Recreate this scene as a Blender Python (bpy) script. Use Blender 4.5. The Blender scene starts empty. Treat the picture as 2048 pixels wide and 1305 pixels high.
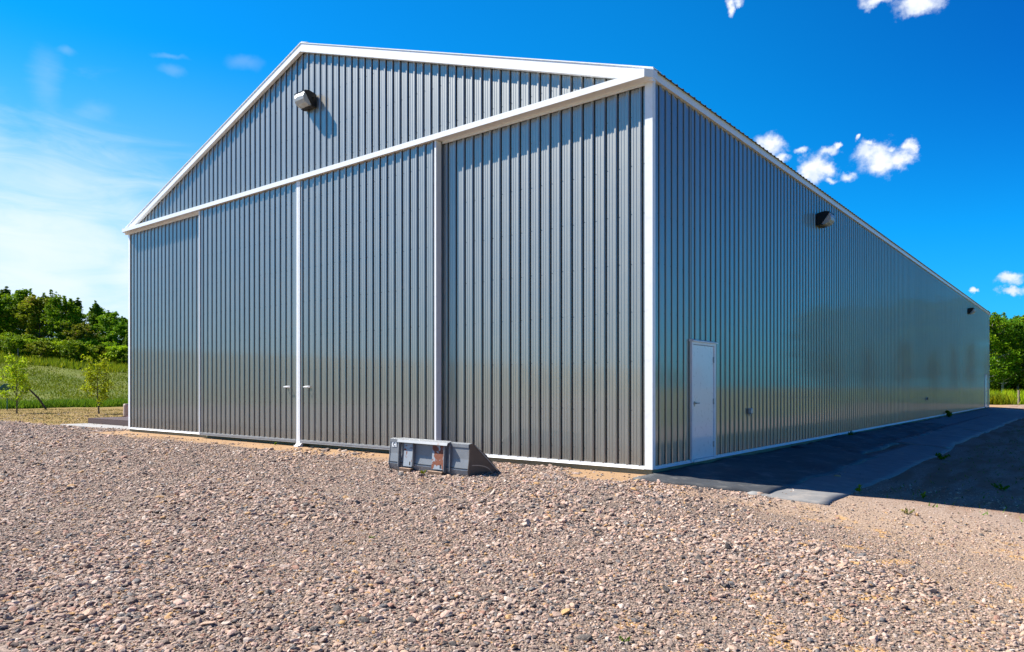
import bpy, math, random
import numpy as np
from mathutils import Vector, noise
random.seed(7); RNG = np.random.default_rng(7)
R = math.radians
scene = bpy.context.scene
COL = scene.collection

# ---------------------------------------------------------------- helpers
def tag(o, label=None, cat=None, group=None, kind=None):
    if label: o['label'] = label
    if cat: o['category'] = cat
    if group: o['group'] = group
    if kind: o['kind'] = kind
    return o

def empty(name, loc=(0, 0, 0), rz=0.0):
    o = bpy.data.objects.new(name, None); COL.objects.link(o)
    o.location = loc; o.rotation_euler = (0, 0, rz); o.empty_display_size = .3
    return o

class MB:
    def __init__(s): s.v = []; s.f = []; s.m = []
    def add(s, vs, fs, mi=0):
        n = len(s.v); s.v += [tuple(v) for v in vs]
        s.f += [tuple(i + n for i in f) for f in fs]; s.m += [mi] * len(fs)
        return s
    def box(s, a, b, mi=0, bev=0.0):
        x0, y0, z0 = a; x1, y1, z1 = b
        if bev > 0:
            # chamfered along all edges through 24 verts
            vs = []; 
            idx = {}
            for ix, X in ((0, (x0, x1)[0]), (1, x1)):
                for iy, Y in ((0, y0), (1, y1)):
                    for iz, Z in ((0, z0), (1, z1)):
                        sx = bev * (1 - 2 * ix); sy = bev * (1 - 2 * iy); sz = bev * (1 - 2 * iz)
                        for k, p in enumerate(((X, Y + sy, Z + sz), (X + sx, Y, Z + sz), (X + sx, Y + sy, Z))):
                            idx[(ix, iy, iz, k)] = len(vs); vs.append(p)
            I = lambda *k: idx[k]
            fs = []
            for i in (0, 1):
                fs.append([I(i, 0, 0, 0), I(i, 1, 0, 0), I(i, 1, 1, 0), I(i, 0, 1, 0)])
                fs.append([I(0, i, 0, 1), I(1, i, 0, 1), I(1, i, 1, 1), I(0, i, 1, 1)])
                fs.append([I(0, 0, i, 2), I(1, 0, i, 2), I(1, 1, i, 2), I(0, 1, i, 2)])
            for a_ in (0, 1):
                for b_ in (0, 1):
                    fs.append([I(0, a_, b_, 1), I(1, a_, b_, 1), I(1, a_, b_, 2), I(0, a_, b_, 2)])
                    fs.append([I(a_, 0, b_, 0), I(a_, 1, b_, 0), I(a_, 1, b_, 2), I(a_, 0, b_, 2)])
                    fs.append([I(a_, b_, 0, 0), I(a_, b_, 1, 0), I(a_, b_, 1, 1), I(a_, b_, 0, 1)])
                    for c_ in (0, 1): fs.append([I(a_, b_, c_, 0), I(a_, b_, c_, 1), I(a_, b_, c_, 2)])
            return s.add(vs, fs, mi)
        vs = [(x0, y0, z0), (x1, y0, z0), (x1, y1, z0), (x0, y1, z0), (x0, y0, z1), (x1, y0, z1), (x1, y1, z1), (x0, y1, z1)]
        return s.add(vs, [(0, 3, 2, 1), (4, 5, 6, 7), (0, 1, 5, 4), (1, 2, 6, 5), (2, 3, 7, 6), (3, 0, 4, 7)], mi)
    def prism(s, poly, axis, a, b, mi=0):
        """extrude a 2D polygon along axis 'x','y','z' from a to b"""
        def P(p, t):
            if axis == 'x': return (t, p[0], p[1])
            if axis == 'y': return (p[0], t, p[1])
            return (p[0], p[1], t)
        n = len(poly)
        vs = [P(p, a) for p in poly] + [P(p, b) for p in poly]
        fs = [tuple(range(n)), tuple(range(2 * n - 1, n - 1, -1))]
        fs += [(i, (i + 1) % n, n + (i + 1) % n, n + i) for i in range(n)]
        return s.add(vs, fs, mi)
    def tube(s, pts, rad, n=8, mi=0, cap=True):
        pts = [Vector(p) for p in pts]
        if not hasattr(rad, '__len__'): rad = [rad] * len(pts)
        vs = []; fs = []
        up = Vector((.13, .21, .97))
        for i, p in enumerate(pts):
            d = (pts[min(i + 1, len(pts) - 1)] - pts[max(i - 1, 0)]).normalized()
            u = d.cross(up)
            if u.length < 1e-3: u = d.cross(Vector((1, 0, 0)))
            u.normalize(); w = d.cross(u)
            for k in range(n):
                a = 2 * math.pi * k / n
                vs.append(p + u * math.cos(a) * rad[i] + w * math.sin(a) * rad[i])
        for i in range(len(pts) - 1):
            for k in range(n):
                fs.append((i * n + k, i * n + (k + 1) % n, (i + 1) * n + (k + 1) % n, (i + 1) * n + k))
        if cap: fs += [tuple(range(n))[::-1], tuple(range((len(pts) - 1) * n, len(pts) * n))]
        return s.add(vs, fs, mi)
    def build(s, name, mats, parent=None, smooth=False, recalc=True):
        me = bpy.data.meshes.new(name); me.from_pydata(s.v, [], s.f)
        if not isinstance(mats, (list, tuple)): mats = [mats]
        for m in mats: me.materials.append(m)
        if len(mats) > 1: me.polygons.foreach_set('material_index', s.m)
        if recalc:
            import bmesh
            bm = bmesh.new(); bm.from_mesh(me); bmesh.ops.recalc_face_normals(bm, faces=bm.faces); bm.to_mesh(me); bm.free()
        if smooth: me.polygons.foreach_set('use_smooth', [True] * len(me.polygons))
        me.update()
        o = bpy.data.objects.new(name, me); COL.objects.link(o)
        if parent: o.parent = parent
        return o

def np_mesh(name, verts, faces, mats, parent=None, k=4, attr=None, link=True, mi=None):
    """fast mesh: verts (N,3), faces (M,k)"""
    me = bpy.data.meshes.new(name)
    me.vertices.add(len(verts)); me.vertices.foreach_set('co', np.asarray(verts, np.float32).ravel())
    me.loops.add(len(faces) * k); me.loops.foreach_set('vertex_index', np.asarray(faces, np.int32).ravel())
    me.polygons.add(len(faces)); me.polygons.foreach_set('loop_start', np.arange(0, len(faces) * k, k, dtype=np.int32))
    me.polygons.foreach_set('loop_total', np.full(len(faces), k, np.int32))
    if not isinstance(mats, (list, tuple)): mats = [mats]
    for m in mats: me.materials.append(m)
    me.update(calc_edges=True)
    if attr:
        for an, dom, data in attr:
            if np.ndim(data) == 2:
                a = me.attributes.new(an, 'FLOAT_VECTOR', dom); a.data.foreach_set('vector', np.asarray(data, np.float32).ravel())
            else:
                a = me.attributes.new(an, 'FLOAT', dom); a.data.foreach_set('value', np.asarray(data, np.float32))
    o = bpy.data.objects.new(name, me)
    if link: COL.objects.link(o)
    if parent: o.parent = parent
    return o

# ---------------------------------------------------------------- node helpers
def newmat(name):
    m = bpy.data.materials.new(name); m.use_nodes = True
    nt = m.node_tree; nt.nodes.clear()
    out = nt.nodes.new('ShaderNodeOutputMaterial'); b = nt.nodes.new('ShaderNodeBsdfPrincipled')
    nt.links.new(b.outputs[0], out.inputs[0])
    return m, nt, b, out
class N:
    def __init__(s, nt): s.nt = nt
    def n(s, t, **kw):
        nd = s.nt.nodes.new(t)
        for k, v in kw.items(): setattr(nd, k, v)
        return nd
    def put(s, sock, v):
        if isinstance(v, bpy.types.NodeSocket): s.nt.links.new(v, sock)
        elif v is not None: sock.default_value = v
    def math(s, op, a, b=None, c=None, clamp=False):
        nd = s.n('ShaderNodeMath', operation=op, use_clamp=clamp)
        s.put(nd.inputs[0], a); s.put(nd.inputs[1], b); s.put(nd.inputs[2], c) if c is not None else None
        return nd.outputs[0]
    def vmath(s, op, a, b=None):
        nd = s.n('ShaderNodeVectorMath', operation=op)
        s.put(nd.inputs[0], a); s.put(nd.inputs[1], b)
        return nd.outputs['Value'] if op in ('LENGTH', 'DOT_PRODUCT', 'DISTANCE') else nd.outputs[0]
    def noise(s, vec, scale, detail=4, rough=.55, dist=0.0):
        nd = s.n('ShaderNodeTexNoise'); s.put(nd.inputs['Vector'], vec)
        nd.inputs['Scale'].default_value = scale; nd.inputs['Detail'].default_value = detail
        nd.inputs['Roughness'].default_value = rough; nd.inputs['Distortion'].default_value = dist
        return nd.outputs[0]
    def mix(s, f, a, b, mode='MIX'):
        nd = s.n('ShaderNodeMix', data_type='RGBA', blend_type=mode)
        s.put(nd.inputs[0], f); s.put(nd.inputs[6], a); s.put(nd.inputs[7], b)
        return nd.outputs[2]
    def ramp(s, f, stops, interp='LINEAR'):
        nd = s.n('ShaderNodeValToRGB'); cr = nd.color_ramp; cr.interpolation = interp
        while len(cr.elements) < len(stops): cr.elements.new(.5)
        for e, (p, c) in zip(cr.elements, stops): e.position = p; e.color = (*c, 1) if len(c) == 3 else c
        s.put(nd.inputs[0], f); return nd.outputs[0]
    def smooth(s, v, lo, hi):
        nd = s.n('ShaderNodeMapRange', interpolation_type='SMOOTHSTEP')
        s.put(nd.inputs[0], v); nd.inputs[1].default_value = lo; nd.inputs[2].default_value = hi
        return nd.outputs[0]
    def mapv(s, vec, scale=(1, 1, 1), loc=(0, 0, 0), rot=(0, 0, 0)):
        nd = s.n('ShaderNodeMapping'); s.put(nd.inputs[0], vec)
        nd.inputs['Scale'].default_value = scale; nd.inputs['Location'].default_value = loc; nd.inputs['Rotation'].default_value = rot
        return nd.outputs[0]
    def bump(s, h, strength=.5, dist=.01, normal=None):
        nd = s.n('ShaderNodeBump'); s.put(nd.inputs['Height'], h)
        nd.inputs['Strength'].default_value = strength; nd.inputs['Distance'].default_value = dist
        if normal is not None: s.put(nd.inputs['Normal'], normal)
        return nd.outputs[0]
    def attr(s, name, typ='GEOMETRY', out='Fac'):
        nd = s.n('ShaderNodeAttribute', attribute_type=typ, attribute_name=name); return nd.outputs[out]
    def obj(s): return s.n('ShaderNodeTexCoord').outputs['Object']
    def sep(s, v):
        nd = s.n('ShaderNodeSeparateXYZ'); s.put(nd.inputs[0], v); return nd.outputs
    def comb(s, x, y, z):
        nd = s.n('ShaderNodeCombineXYZ'); s.put(nd.inputs[0], x); s.put(nd.inputs[1], y); s.put(nd.inputs[2], z); return nd.outputs[0]

def simple(name, col, rough=.5, metal=0.0, var=.12, scale=6, coat=0.0, bump=0.0, spec=.5, dirt=None):
    m, nt, b, out = newmat(name); h = N(nt)
    p = h.obj()
    n1 = h.noise(p, scale, 5)
    c1 = tuple(c * (1 - var) for c in col); c2 = tuple(min(1, c * (1 + var)) for c in col)
    c = h.mix(n1, (*c1, 1), (*c2, 1))
    if dirt:
        n2 = h.smooth(h.noise(p, dirt[1], 6, .65), .5, .72)
        c = h.mix(h.math('MULTIPLY', n2, dirt[2]), c, (*dirt[0], 1))
    h.put(b.inputs['Base Color'], c)
    r = h.math('MULTIPLY_ADD', h.noise(p, scale * 2.3, 3), .2, rough - .1)
    h.put(b.inputs['Roughness'], r)
    b.inputs['Metallic'].default_value = metal
    b.inputs['Coat Weight'].default_value = coat
    b.inputs['Specular IOR Level'].default_value = spec
    if bump: h.put(b.inputs['Normal'], h.bump(h.noise(p, scale * 5, 4), .6, bump))
    return m

# ---------------------------------------------------------------- materials
def panel_material(name, col, seed):
    """painted, slightly wavy steel cladding"""
    m, nt, b, out = newmat(name); h = N(nt); p = h.obj()
    s3 = h.sep(p)
    # each sheet (0.914 m cover) differs a touch in tone; faint dust streaks
    along = h.math('ADD', s3[0], s3[1])
    sheet = h.n('ShaderNodeTexWhiteNoise', noise_dimensions='1D')
    h.put(sheet.inputs['W'], h.math('FLOOR', h.math('DIVIDE', along, .9144)))
    streak = h.noise(h.mapv(p, (9, 9, .35), (seed, 0, 0)), 1.6, 5, .6)
    c = h.mix(streak, (*[v * .86 for v in col], 1), (*[v * 1.15 for v in col], 1))
    c = h.mix(h.math('MULTIPLY', sheet.outputs[0], .10), c, (*[v * .7 for v in col], 1))
    splash = h.math('MULTIPLY', h.smooth(h.math('ADD', s3[2], h.math('MULTIPLY', h.noise(p, 3, 4), .5)), .75, .15), .35)
    c = h.mix(splash, c, (.22, .18, .13, 1))
    h.put(b.inputs['Base Color'], c)
    b.inputs['Metallic'].default_value = .85; b.inputs['Coat Weight'].default_value = 1.0; b.inputs['Coat Roughness'].default_value = .07; b.inputs['Coat IOR'].default_value = 1.75
    h.put(b.inputs['Roughness'], h.math('MULTIPLY_ADD', h.noise(p, 2.2, 4), .10, .45))
    wob = h.noise(h.mapv(p, (1.2, 1.2, .3), (seed, 3, 0)), 1.2, 1)
    h.put(b.inputs['Normal'], h.bump(wob, .2, .006))
    return m
M = {}
M['panel'] = panel_material('grey_cladding', (.32, .305, .265), 1.3)
M['panel_side'] = panel_material('grey_cladding_side', (.32, .305, .265), 5.1)
M['white'] = simple('white_trim', (.80, .82, .84), .38, var=.04, coat=.2, dirt=((.55, .5, .42), 9, .25))
M['door_white'] = simple('white_door_paint', (.84, .85, .86), .3, var=.03, coat=.4)
M['galv'] = simple('galvanised_steel', (.42, .44, .46), .42, .7, var=.2, scale=14)
M['roof'] = simple('roof_steel', (.09, .085, .08), .45, .4)
M['board'] = simple('treated_board', (.19, .19, .12), .8, var=.3, scale=9, bump=.003)
M['bronze'] = simple('dark_lamp_housing', (.012, .010, .009), .4, .3)
M['chrome'] = simple('satin_nickel', (.35, .34, .33), .3, .9)
M['inside'] = simple('dark_interior', (.02, .02, .02), .9)
M['rubber'] = simple('black_plastic', (.015, .015, .016), .6)
M['screw'] = simple('painted_screw_heads', (.05, .05, .055), .4, .4)
M['concrete'] = simple('concrete', (.30, .29, .28), .85, var=.12, scale=4, bump=.004, dirt=((.25, .22, .18), 3, .5))
M['brown'] = simple('brown_stained_wood', (.065, .035, .032), .75, var=.25, scale=5)
M['red'] = simple('brick_red_plastic', (.16, .035, .02), .6)
M['teal'] = simple('teal_tarp', (.01, .12, .11), .5, bump=.01)
M['pink'] = simple('pale_pink_plastic', (.6, .45, .38), .6)
M['pole'] = simple('weathered_dark_pole', (.045, .045, .04), .85, var=.3, scale=8)
M['post'] = simple('weathered_fence_wood', (.22, .18, .14), .9, var=.3, scale=12, bump=.004)
M['bark'] = simple('bark', (.085, .07, .055), .95, var=.35, scale=5, bump=.02)
M['birch'] = simple('pale_bark', (.35, .33, .29), .9, var=.35, scale=5, bump=.01)
M['cloth'] = simple('black_landscape_fabric', (.046, .05, .055), .62, var=.45, scale=5, bump=.004, spec=.6, dirt=((.20, .19, .175), 2.6, .7))
M['cloth2'] = simple('grey_landscape_fabric', (.19, .19, .19), .7, var=.3, scale=4, bump=.003, dirt=((.34, .30, .26), 2.4, .6))

def lens_mat():
    m, nt, b, out = newmat('prismatic_lamp_glass'); h = N(nt); p = h.obj()
    s3 = h.sep(p)
    w = h.math('SINE', h.math('MULTIPLY', s3[0], 420))
    w2 = h.math('SINE', h.math('MULTIPLY', s3[2], 420))
    b.inputs['Base Color'].default_value = (.62, .64, .63, 1); b.inputs['Roughness'].default_value = .18
    b.inputs['Transmission Weight'].default_value = .35; b.inputs['IOR'].default_value = 1.45
    h.put(b.inputs['Normal'], h.bump(h.math('ADD', w, w2), .4, .002))
    return m
M['lens'] = lens_mat()

def steel_bucket():
    m, nt, b, out = newmat('worn_bucket_paint'); h = N(nt); p = h.obj()
    base = h.mix(h.noise(p, 3.5, 5), (.17, .185, .205, 1), (.27, .285, .30, 1))
    scuff = h.smooth(h.noise(h.mapv(p, (1, 1, 5)), 9, 6, .7), .58, .74)
    c = h.mix(h.math('MULTIPLY', scuff, .55), base, (.34, .35, .35, 1))
    low = h.smooth(h.math('ADD', h.sep(p)[2], h.math('MULTIPLY', h.noise(p, 14, 4), .1)), .14, .05)
    rn = h.smooth(h.noise(p, 11, 6, .7), .60, .68)
    c = h.mix(h.math('MULTIPLY', low, .85), c, (.16, .105, .06, 1))
    c = h.mix(h.math('MULTIPLY', rn, .75), c, (.16, .075, .04, 1))
    h.put(b.inputs['Base Color'], c); b.inputs['Metallic'].default_value = .25
    h.put(b.inputs['Roughness'], h.math('MULTIPLY_ADD', scuff, -.1, .48))
    h.put(b.inputs['Normal'], h.bump(h.noise(p, 40, 4), .3, .002))
    return m
M['bucket'] = steel_bucket()
def rusty(name, lo, hi, seed):
    m, nt, b, out = newmat(name); h = N(nt); p = h.mapv(h.obj(), (1, 1, 1), (seed, seed, 0))
    f = h.smooth(h.noise(p, 6.5, 7, .62, .6), lo, hi)
    rust = h.mix(h.noise(p, 40, 4), (.10, .028, .014, 1), (.30, .10, .05, 1))
    paint = h.mix(h.noise(p, 5, 4), (.27, .31, .35, 1), (.36, .40, .44, 1))
    h.put(b.inputs['Base Color'], h.mix(f, paint, rust)); h.put(b.inputs['Roughness'], h.math('MULTIPLY_ADD', f, .4, .4))
    h.put(b.inputs['Normal'], h.bump(f, .4, -.002))
    return m
M['rusty'] = rusty('bare_rusty_plate', .44, .47, 3.0)
M['rust_spot'] = rusty('paint_with_rust_patch', .58, .61, 9.0)
M['edge_rust'] = simple('rubbed_rusty_steel', (.20, .13, .09), .55, .4, var=.35, scale=20)
M['scratch'] = simple('bright_scuffed_steel', (.30, .29, .27), .4, .3, var=.3, scale=20)
M['bucket_side'] = simple('shade_darkened_brown_bucket_side', (.10, .08, .068), .6, .2, var=.2, scale=5, dirt=((.10, .06, .04), 8, .5))  # brown darkened to hold the shade on the plate facing away from the sun
M['sticker'] = simple('white_sticker', (.75, .77, .78), .4, var=.02)
M['ink'] = simple('dark_sticker_ink', (.05, .07, .08), .5)

def leaf_mat(name, dark, light, extra=None, trans=.35):
    m, nt, b, out = newmat(name); h = N(nt)
    v = h.attr('v')
    oi = h.n('ShaderNodeObjectInfo').outputs['Random']
    stops = [(0, dark), (.75, light), (1, extra or light)]
    c = h.ramp(v, stops)
    hs = h.n('ShaderNodeHueSaturation'); h.put(hs.inputs['Hue'], h.math('MULTIPLY_ADD', oi, .03, .485))
    h.put(hs.inputs['Value'], h.math('MULTIPLY_ADD', oi, .35, .82)); h.put(hs.inputs['Color'], c)
    c = hs.outputs[0]
    h.put(b.inputs['Base Color'], c); b.inputs['Roughness'].default_value = .55
    b.inputs['Specular IOR Level'].default_value = .06
    tr = h.n('ShaderNodeBsdfTranslucent')
    h.put(tr.inputs[0], h.mix(.5, c, (.16, .22, .01, 1)))
    mx = h.n('ShaderNodeMixShader'); mx.inputs[0].default_value = trans
    nt.links.new(b.outputs[0], mx.inputs[1]); nt.links.new(tr.outputs[0], mx.inputs[2]); nt.links.new(mx.outputs[0], out.inputs[0])
    return m
M['leaf'] = leaf_mat('green_leaves', (.06, .15, .006), (.21, .37, .010), (.40, .47, .015))
M['leaf_dark'] = leaf_mat('deep_green_leaves', (.035, .11, .010), (.13, .26, .014), (.25, .36, .02))
M['leaf_yel'] = leaf_mat('yellowing_leaves', (.10, .16, .008), (.26, .29, .015), (.42, .24, .02))
M['leaf_lime'] = leaf_mat('lime_leaves', (.24, .38, .008), (.44, .55, .015), (.60, .56, .02), .5)
M['grass_blade'] = leaf_mat('meadow_blades', (.12, .16, .012), (.22, .25, .018), (.34, .30, .04), .3)
M['grass_gold'] = leaf_mat('flowering_weeds', (.08, .15, .01), (.26, .28, .01), (.50, .38, .01), .3)
M['grass_dry'] = leaf_mat('dry_blades', (.16, .11, .035), (.27, .19, .07), (.34, .26, .10), .2)

# ---------------------------------------------------------------- terrain
W = 18.55; L = 48.5; HT = 6.26
def ss(t):
    t = max(0.0, min(1.0, t)); return t * t * (3 - 2 * t)
def gz(x, y):
    """ground height"""
    dx = max(x, 0.0); dl = max(-W - x, 0.0); dy = max(-y, 0.0)
    side = ss(dl / 8.0)
    fall = .085 * dx if dx < 5 else .425 + .03 * (min(dx, 7) - 5)
    if y > 50: fall *= 1 - ss((y - 50) / 6)
    z = -.09 - math.hypot(.31 * ss(dy / 8.0) * (1 - side), fall) - .05 * side
    if y > 50: z += .05 * ss((y - 50) / 20)
    far = -x - 52
    if far > 0:
        z += .118 * (far - 6 * (1 - math.exp(-far / 6))) if far < 75 else .118 * (75 - 6) + .02 * (far - 75)
    near = max(0, 1 - (abs(x) + abs(y)) / 120.0)
    inside = (-W - .3 < x < .3 and -.3 < y < L + .3)
    if not inside:
        d = min(1.0, max(dx, dy, dl, y - L if y > L else 0) / 2.5)
        z += d * (.05 * noise.noise((x * .35, y * .35, 2)) + .018 * noise.noise((x * 1.3, y * 1.3, 5)))
    if far > -4: z += .35 * noise.noise((x * .05, y * .05, 9)) * ss((far + 4) / 20)
    return z

def axis_lines(segs):
    out = []
    for a, b, st in segs:
        n = max(1, int(round((b - a) / st))); out += [a + (b - a) * i / n for i in range(n)]
    out.append(segs[-1][1]); return out
XS = axis_lines([(-1500, -300, 120), (-300, -130, 12), (-130, -42, 2.0), (-42, -20, .6), (-20, 9, .25), (9, 30, 1.2), (30, 150, 10), (150, 1500, 130)])
YS = axis_lines([(-1500, -200, 130), (-200, -30, 12), (-30, -12, 1.5), (-12, 12, .25), (12, 50, 1.0), (50, 110, 2.5), (110, 300, 14), (300, 1500, 130)])
nx, ny = len(XS), len(YS)
gv = [(x, y, gz(x, y)) for y in YS for x in XS]
ii = np.arange(nx * ny).reshape(ny, nx)
gf = np.stack([ii[:-1, :-1], ii[:-1, 1:], ii[1:, 1:], ii[1:, :-1]], -1).reshape(-1, 4)

def ground_mat():
    m, nt, b, out = newmat('yard_ground'); h = N(nt); p = h.obj(); s3 = h.sep(p)
    X, Y = s3[0], s3[1]
    n_lo = h.noise(p, .55, 4); n_mid = h.noise(p, 2.2, 5, .6); n_hi = h.noise(p, 14, 4, .6); n_fine = h.noise(p, 90, 3, .7)
    # --- crushed stone seen as cells
    def stones(scale, rnd=1.0):
        vo = h.n('ShaderNodeTexVoronoi', feature='F1'); vo.inputs['Scale'].default_value = scale
        h.put(vo.inputs['Vector'], h.mapv(p, (1, 1, .6))); vo.inputs['Randomness'].default_value = rnd
        return vo
    va = stones(34); vb = stones(75)
    ca = h.ramp(h.sep(va.outputs['Color'])[0], [(0, (.10, .095, .10)), (.2, (.24, .20, .19)), (.45, (.34, .27, .23)), (.7, (.42, .34, .30)), (.88, (.50, .45, .42)), (1, (.36, .24, .14))])
    cb = h.ramp(h.sep(vb.outputs['Color'])[1], [(0, (.13, .11, .10)), (.3, (.28, .22, .18)), (.65, (.38, .30, .24)), (1, (.52, .46, .42))])
    cg = h.mix(.6, h.mix(.55, ca, cb), (.14, .10, .075, 1))
    sand = h.mix(n_mid, (.30, .185, .10, 1), (.42, .275, .16, 1))
    sand = h.mix(h.math('MULTIPLY', n_fine, .5), sand, (.30, .2, .12, 1))
    dirt = h.mix(n_mid, (.18, .115, .08, 1), (.32, .205, .14, 1))
    fine = h.mix(.45, cb, dirt)
    mown = h.mix(h.smooth(n_mid, .42, .62), (.25, .165, .06, 1), (.18, .15, .04, 1))
    mown = h.mix(h.math('MULTIPLY', n_hi, .6), mown, (.26, .17, .08, 1))
    mead = h.mix(h.smooth(h.noise(p, .22, 5, .65), .35, .65), (.07, .10, .016, 1), (.13, .145, .03, 1))
    mead = h.mix(h.smooth(h.noise(p, .7, 5, .7), .5, .72), mead, (.17, .16, .07, 1))
    mead = h.mix(h.math('MULTIPLY', n_mid, .45), mead, (.09, .13, .02, 1))
    # --- where each kind of ground lies, with ragged borders
    wob = h.math('MULTIPLY', h.math('SUBTRACT', n_lo, .5), 3.0)
    wob2 = h.math('MULTIPLY', h.math('SUBTRACT', n_mid, .5), 1.1)
    Yw = h.math('ADD', h.math('ADD', Y, wob2), h.math('MULTIPLY', wob, .3)); Xw = h.math('ADD', h.math('ADD', X, wob), wob2)
    front = h.smooth(Yw, -.8, -1.25)                 # gravel in front of the gable
    hump = h.math('MULTIPLY', h.smooth(Xw, -5.4, -4.4), h.smooth(Xw, -1.2, -2.2))   # gravel pushed up to the wall
    front = h.math('MAXIMUM', front, h.math('MULTIPLY', hump, h.smooth(Y, .0, -.15)))
    leftg = h.math('MULTIPLY', h.smooth(Yw, .6, .1), h.smooth(X, -18.9, -19.8))
    front = h.math('MAXIMUM', front, leftg)
    thin = h.smooth(h.math('ADD', Xw, h.math('MULTIPLY', h.math('ADD', Y, 4.0), .75)), 3.2, 6.2)   # gives way to fine dirt towards the right
    c = h.mix(front, sand, cg)
    right = h.smooth(X, .3, 1.2)
    c = h.mix(h.math('MULTIPLY', right, h.smooth(Y, -1.3, -.4)), c, fine)
    c = h.mix(h.math('MULTIPLY', right, h.smooth(Y, .6, 2.0)), c, h.mix(h.smooth(h.noise(h.mapv(p, (1.6, .25, 1)), 2, 4), .4, .6), dirt, fine))
    c = h.mix(h.math('MULTIPLY', h.math('MULTIPLY', thin, .8), h.smooth(Y, 1.5, -.5)), c, h.mix(.5, sand, cb))
    och = h.math('MULTIPLY', h.smooth(h.noise(p, 2.6, 4, .6), .56, .66), h.smooth(X, 2.0, 3.2))
    c = h.mix(h.math('MULTIPLY', h.math('MULTIPLY', och, h.smooth(Y, .5, -1.0)), .8), c, (.50, .29, .10, 1))
    mleft = h.math('MULTIPLY', h.smooth(X, -18.8, -19.6), h.smooth(Yw, .1, .7))
    mleft = h.math('MAXIMUM', mleft, h.smooth(X, -46, -48))
    c = h.mix(mleft, c, mown)
    c = h.mix(h.smooth(h.math('ADD', X, h.math('MULTIPLY', wob2, .6)), -50.5, -51.5), c, mead)
    behind = h.smooth(h.math('ADD', Y, wob2), 59.5, 61.0)
    c = h.mix(behind, c, mead)
    field = h.smooth(Xw, 9.5, 11.5)
    cf = h.mix(h.smooth(h.noise(p, .3, 4), .4, .6), (.21, .18, .05, 1), (.13, .15, .035, 1))
    c = h.mix(field, c, cf)
    c = h.mix(h.smooth(Yw, -60, -75), c, cf)
    h.put(b.inputs['Base Color'], c)
    b.inputs['Roughness'].default_value = .95; b.inputs['Specular IOR Level'].default_value = .08
    hh = h.math('ADD', h.math('MULTIPLY', va.outputs['Distance'], -1.0), h.math('MULTIPLY', vb.outputs['Distance'], -.5))
    hh = h.math('ADD', h.math('MULTIPLY', hh, h.math('MULTIPLY_ADD', front, .8, .2)), h.math('MULTIPLY', n_fine, .25))
    h.put(b.inputs['Normal'], h.bump(hh, .9, .018))
    return m
M['ground'] = ground_mat()
g = np_mesh('ground', np.array(gv), gf, M['ground'])
g.data.polygons.foreach_set('use_smooth', np.ones(len(g.data.polygons), bool))
tag(g, kind='structure')

# ---------------------------------------------------------------- loose gravel: one mass of instanced stones
def hnoise(x, y, s, o=0.0): return noise.noise((x * s, y * s, o))
def stone_cover(x, y):
    """0..1: how thickly stones lie"""
    if -W - .05 < x < .08 and y > -.12: return 0.0
    w = .55 * hnoise(x, y, 2.2, 1) + .45 * hnoise(x, y, .55, 4)
    yw = y + w
    c = 1.0 - ss((yw + 1.25) / .5)
    if -5.2 + w < x < -1.5 + w: c = max(c, 1.0 if y < -.08 else 0)
    if x < -19.0: c = max(c, 1.0 - ss((yw - .1) / .4))
    if x > .2:
        c = 1.0 - ss((y + .75 + .5 * w - .42 * min(x, 3.2)) / .35)
        t = (x + w * 1.5 + (y + 4.0) * .75 - 3.0) / 3.2
        c *= 1 - .45 * ss(t)
        c = max(c, .14)
    if x < -44: c *= 0
    patch = hnoise(x, y, .8, 7) + .6 * hnoise(x, y, 2.6, 11)
    return max(c * (1 - .45 * ss((patch - .12) / .4)), .035)
CAM = (5.548, -10.544)
def scatter():
    P = []; S = []; K = []
    fx, fy = -math.sin(R(38.63)), math.cos(R(38.63))
    cells = []
    st = .5
    for iy in range(int(-12 / st), int(9 / st)):
        for ix in range(int(-42 / st), int(9 / st)):
            x = (ix + .5) * st; y = (iy + .5) * st
            dx, dy = x - CAM[0], y - CAM[1]
            d = dx * fx + dy * fy; lat = dx * fy - dy * fx
            if d < 3.0 or abs(lat) > .86 * d + 1.5: continue
            if y > .5 and x < .1 and x > -W: continue
            cov = stone_cover(x, y)
            dens = 2600 if d < 9 else (1350 if d < 14 else (720 if d < 20 else 300))
            if y > .5 and x > 0 and y > 4: continue
            n = RNG.poisson(dens * cov * st * st)
            if n: cells.append((ix * st, iy * st, n, d))
    for x0, y0, n, d in cells:
        xs = x0 + RNG.random(n) * st; ys = y0 + RNG.random(n) * st
        grow = 1.0 if d < 9 else (1.2 if d < 14 else (1.4 if d < 20 else 1.75))
        sz = np.clip(np.exp(RNG.normal(math.log(.0096), .47, n)), .005, .046) * grow * (1 + .42 * hnoise(x0, y0, .45, 21) + .25 * hnoise(x0, y0, 1.4, 25))
        big = RNG.random(n) < .006; sz[big] *= 1.35
        for x, y, s_ in zip(xs, ys, sz):
            if -W - .05 < x < .06 and y > -.06: continue
            if x > 2.2 and y > -3.5 + (5.5 - x) * .6: s_ = max(.005, s_ * .62)
            P.append((x, y)); S.append(s_)
    return np.array(P), np.array(S)
SP, SS_ = scatter()
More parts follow.
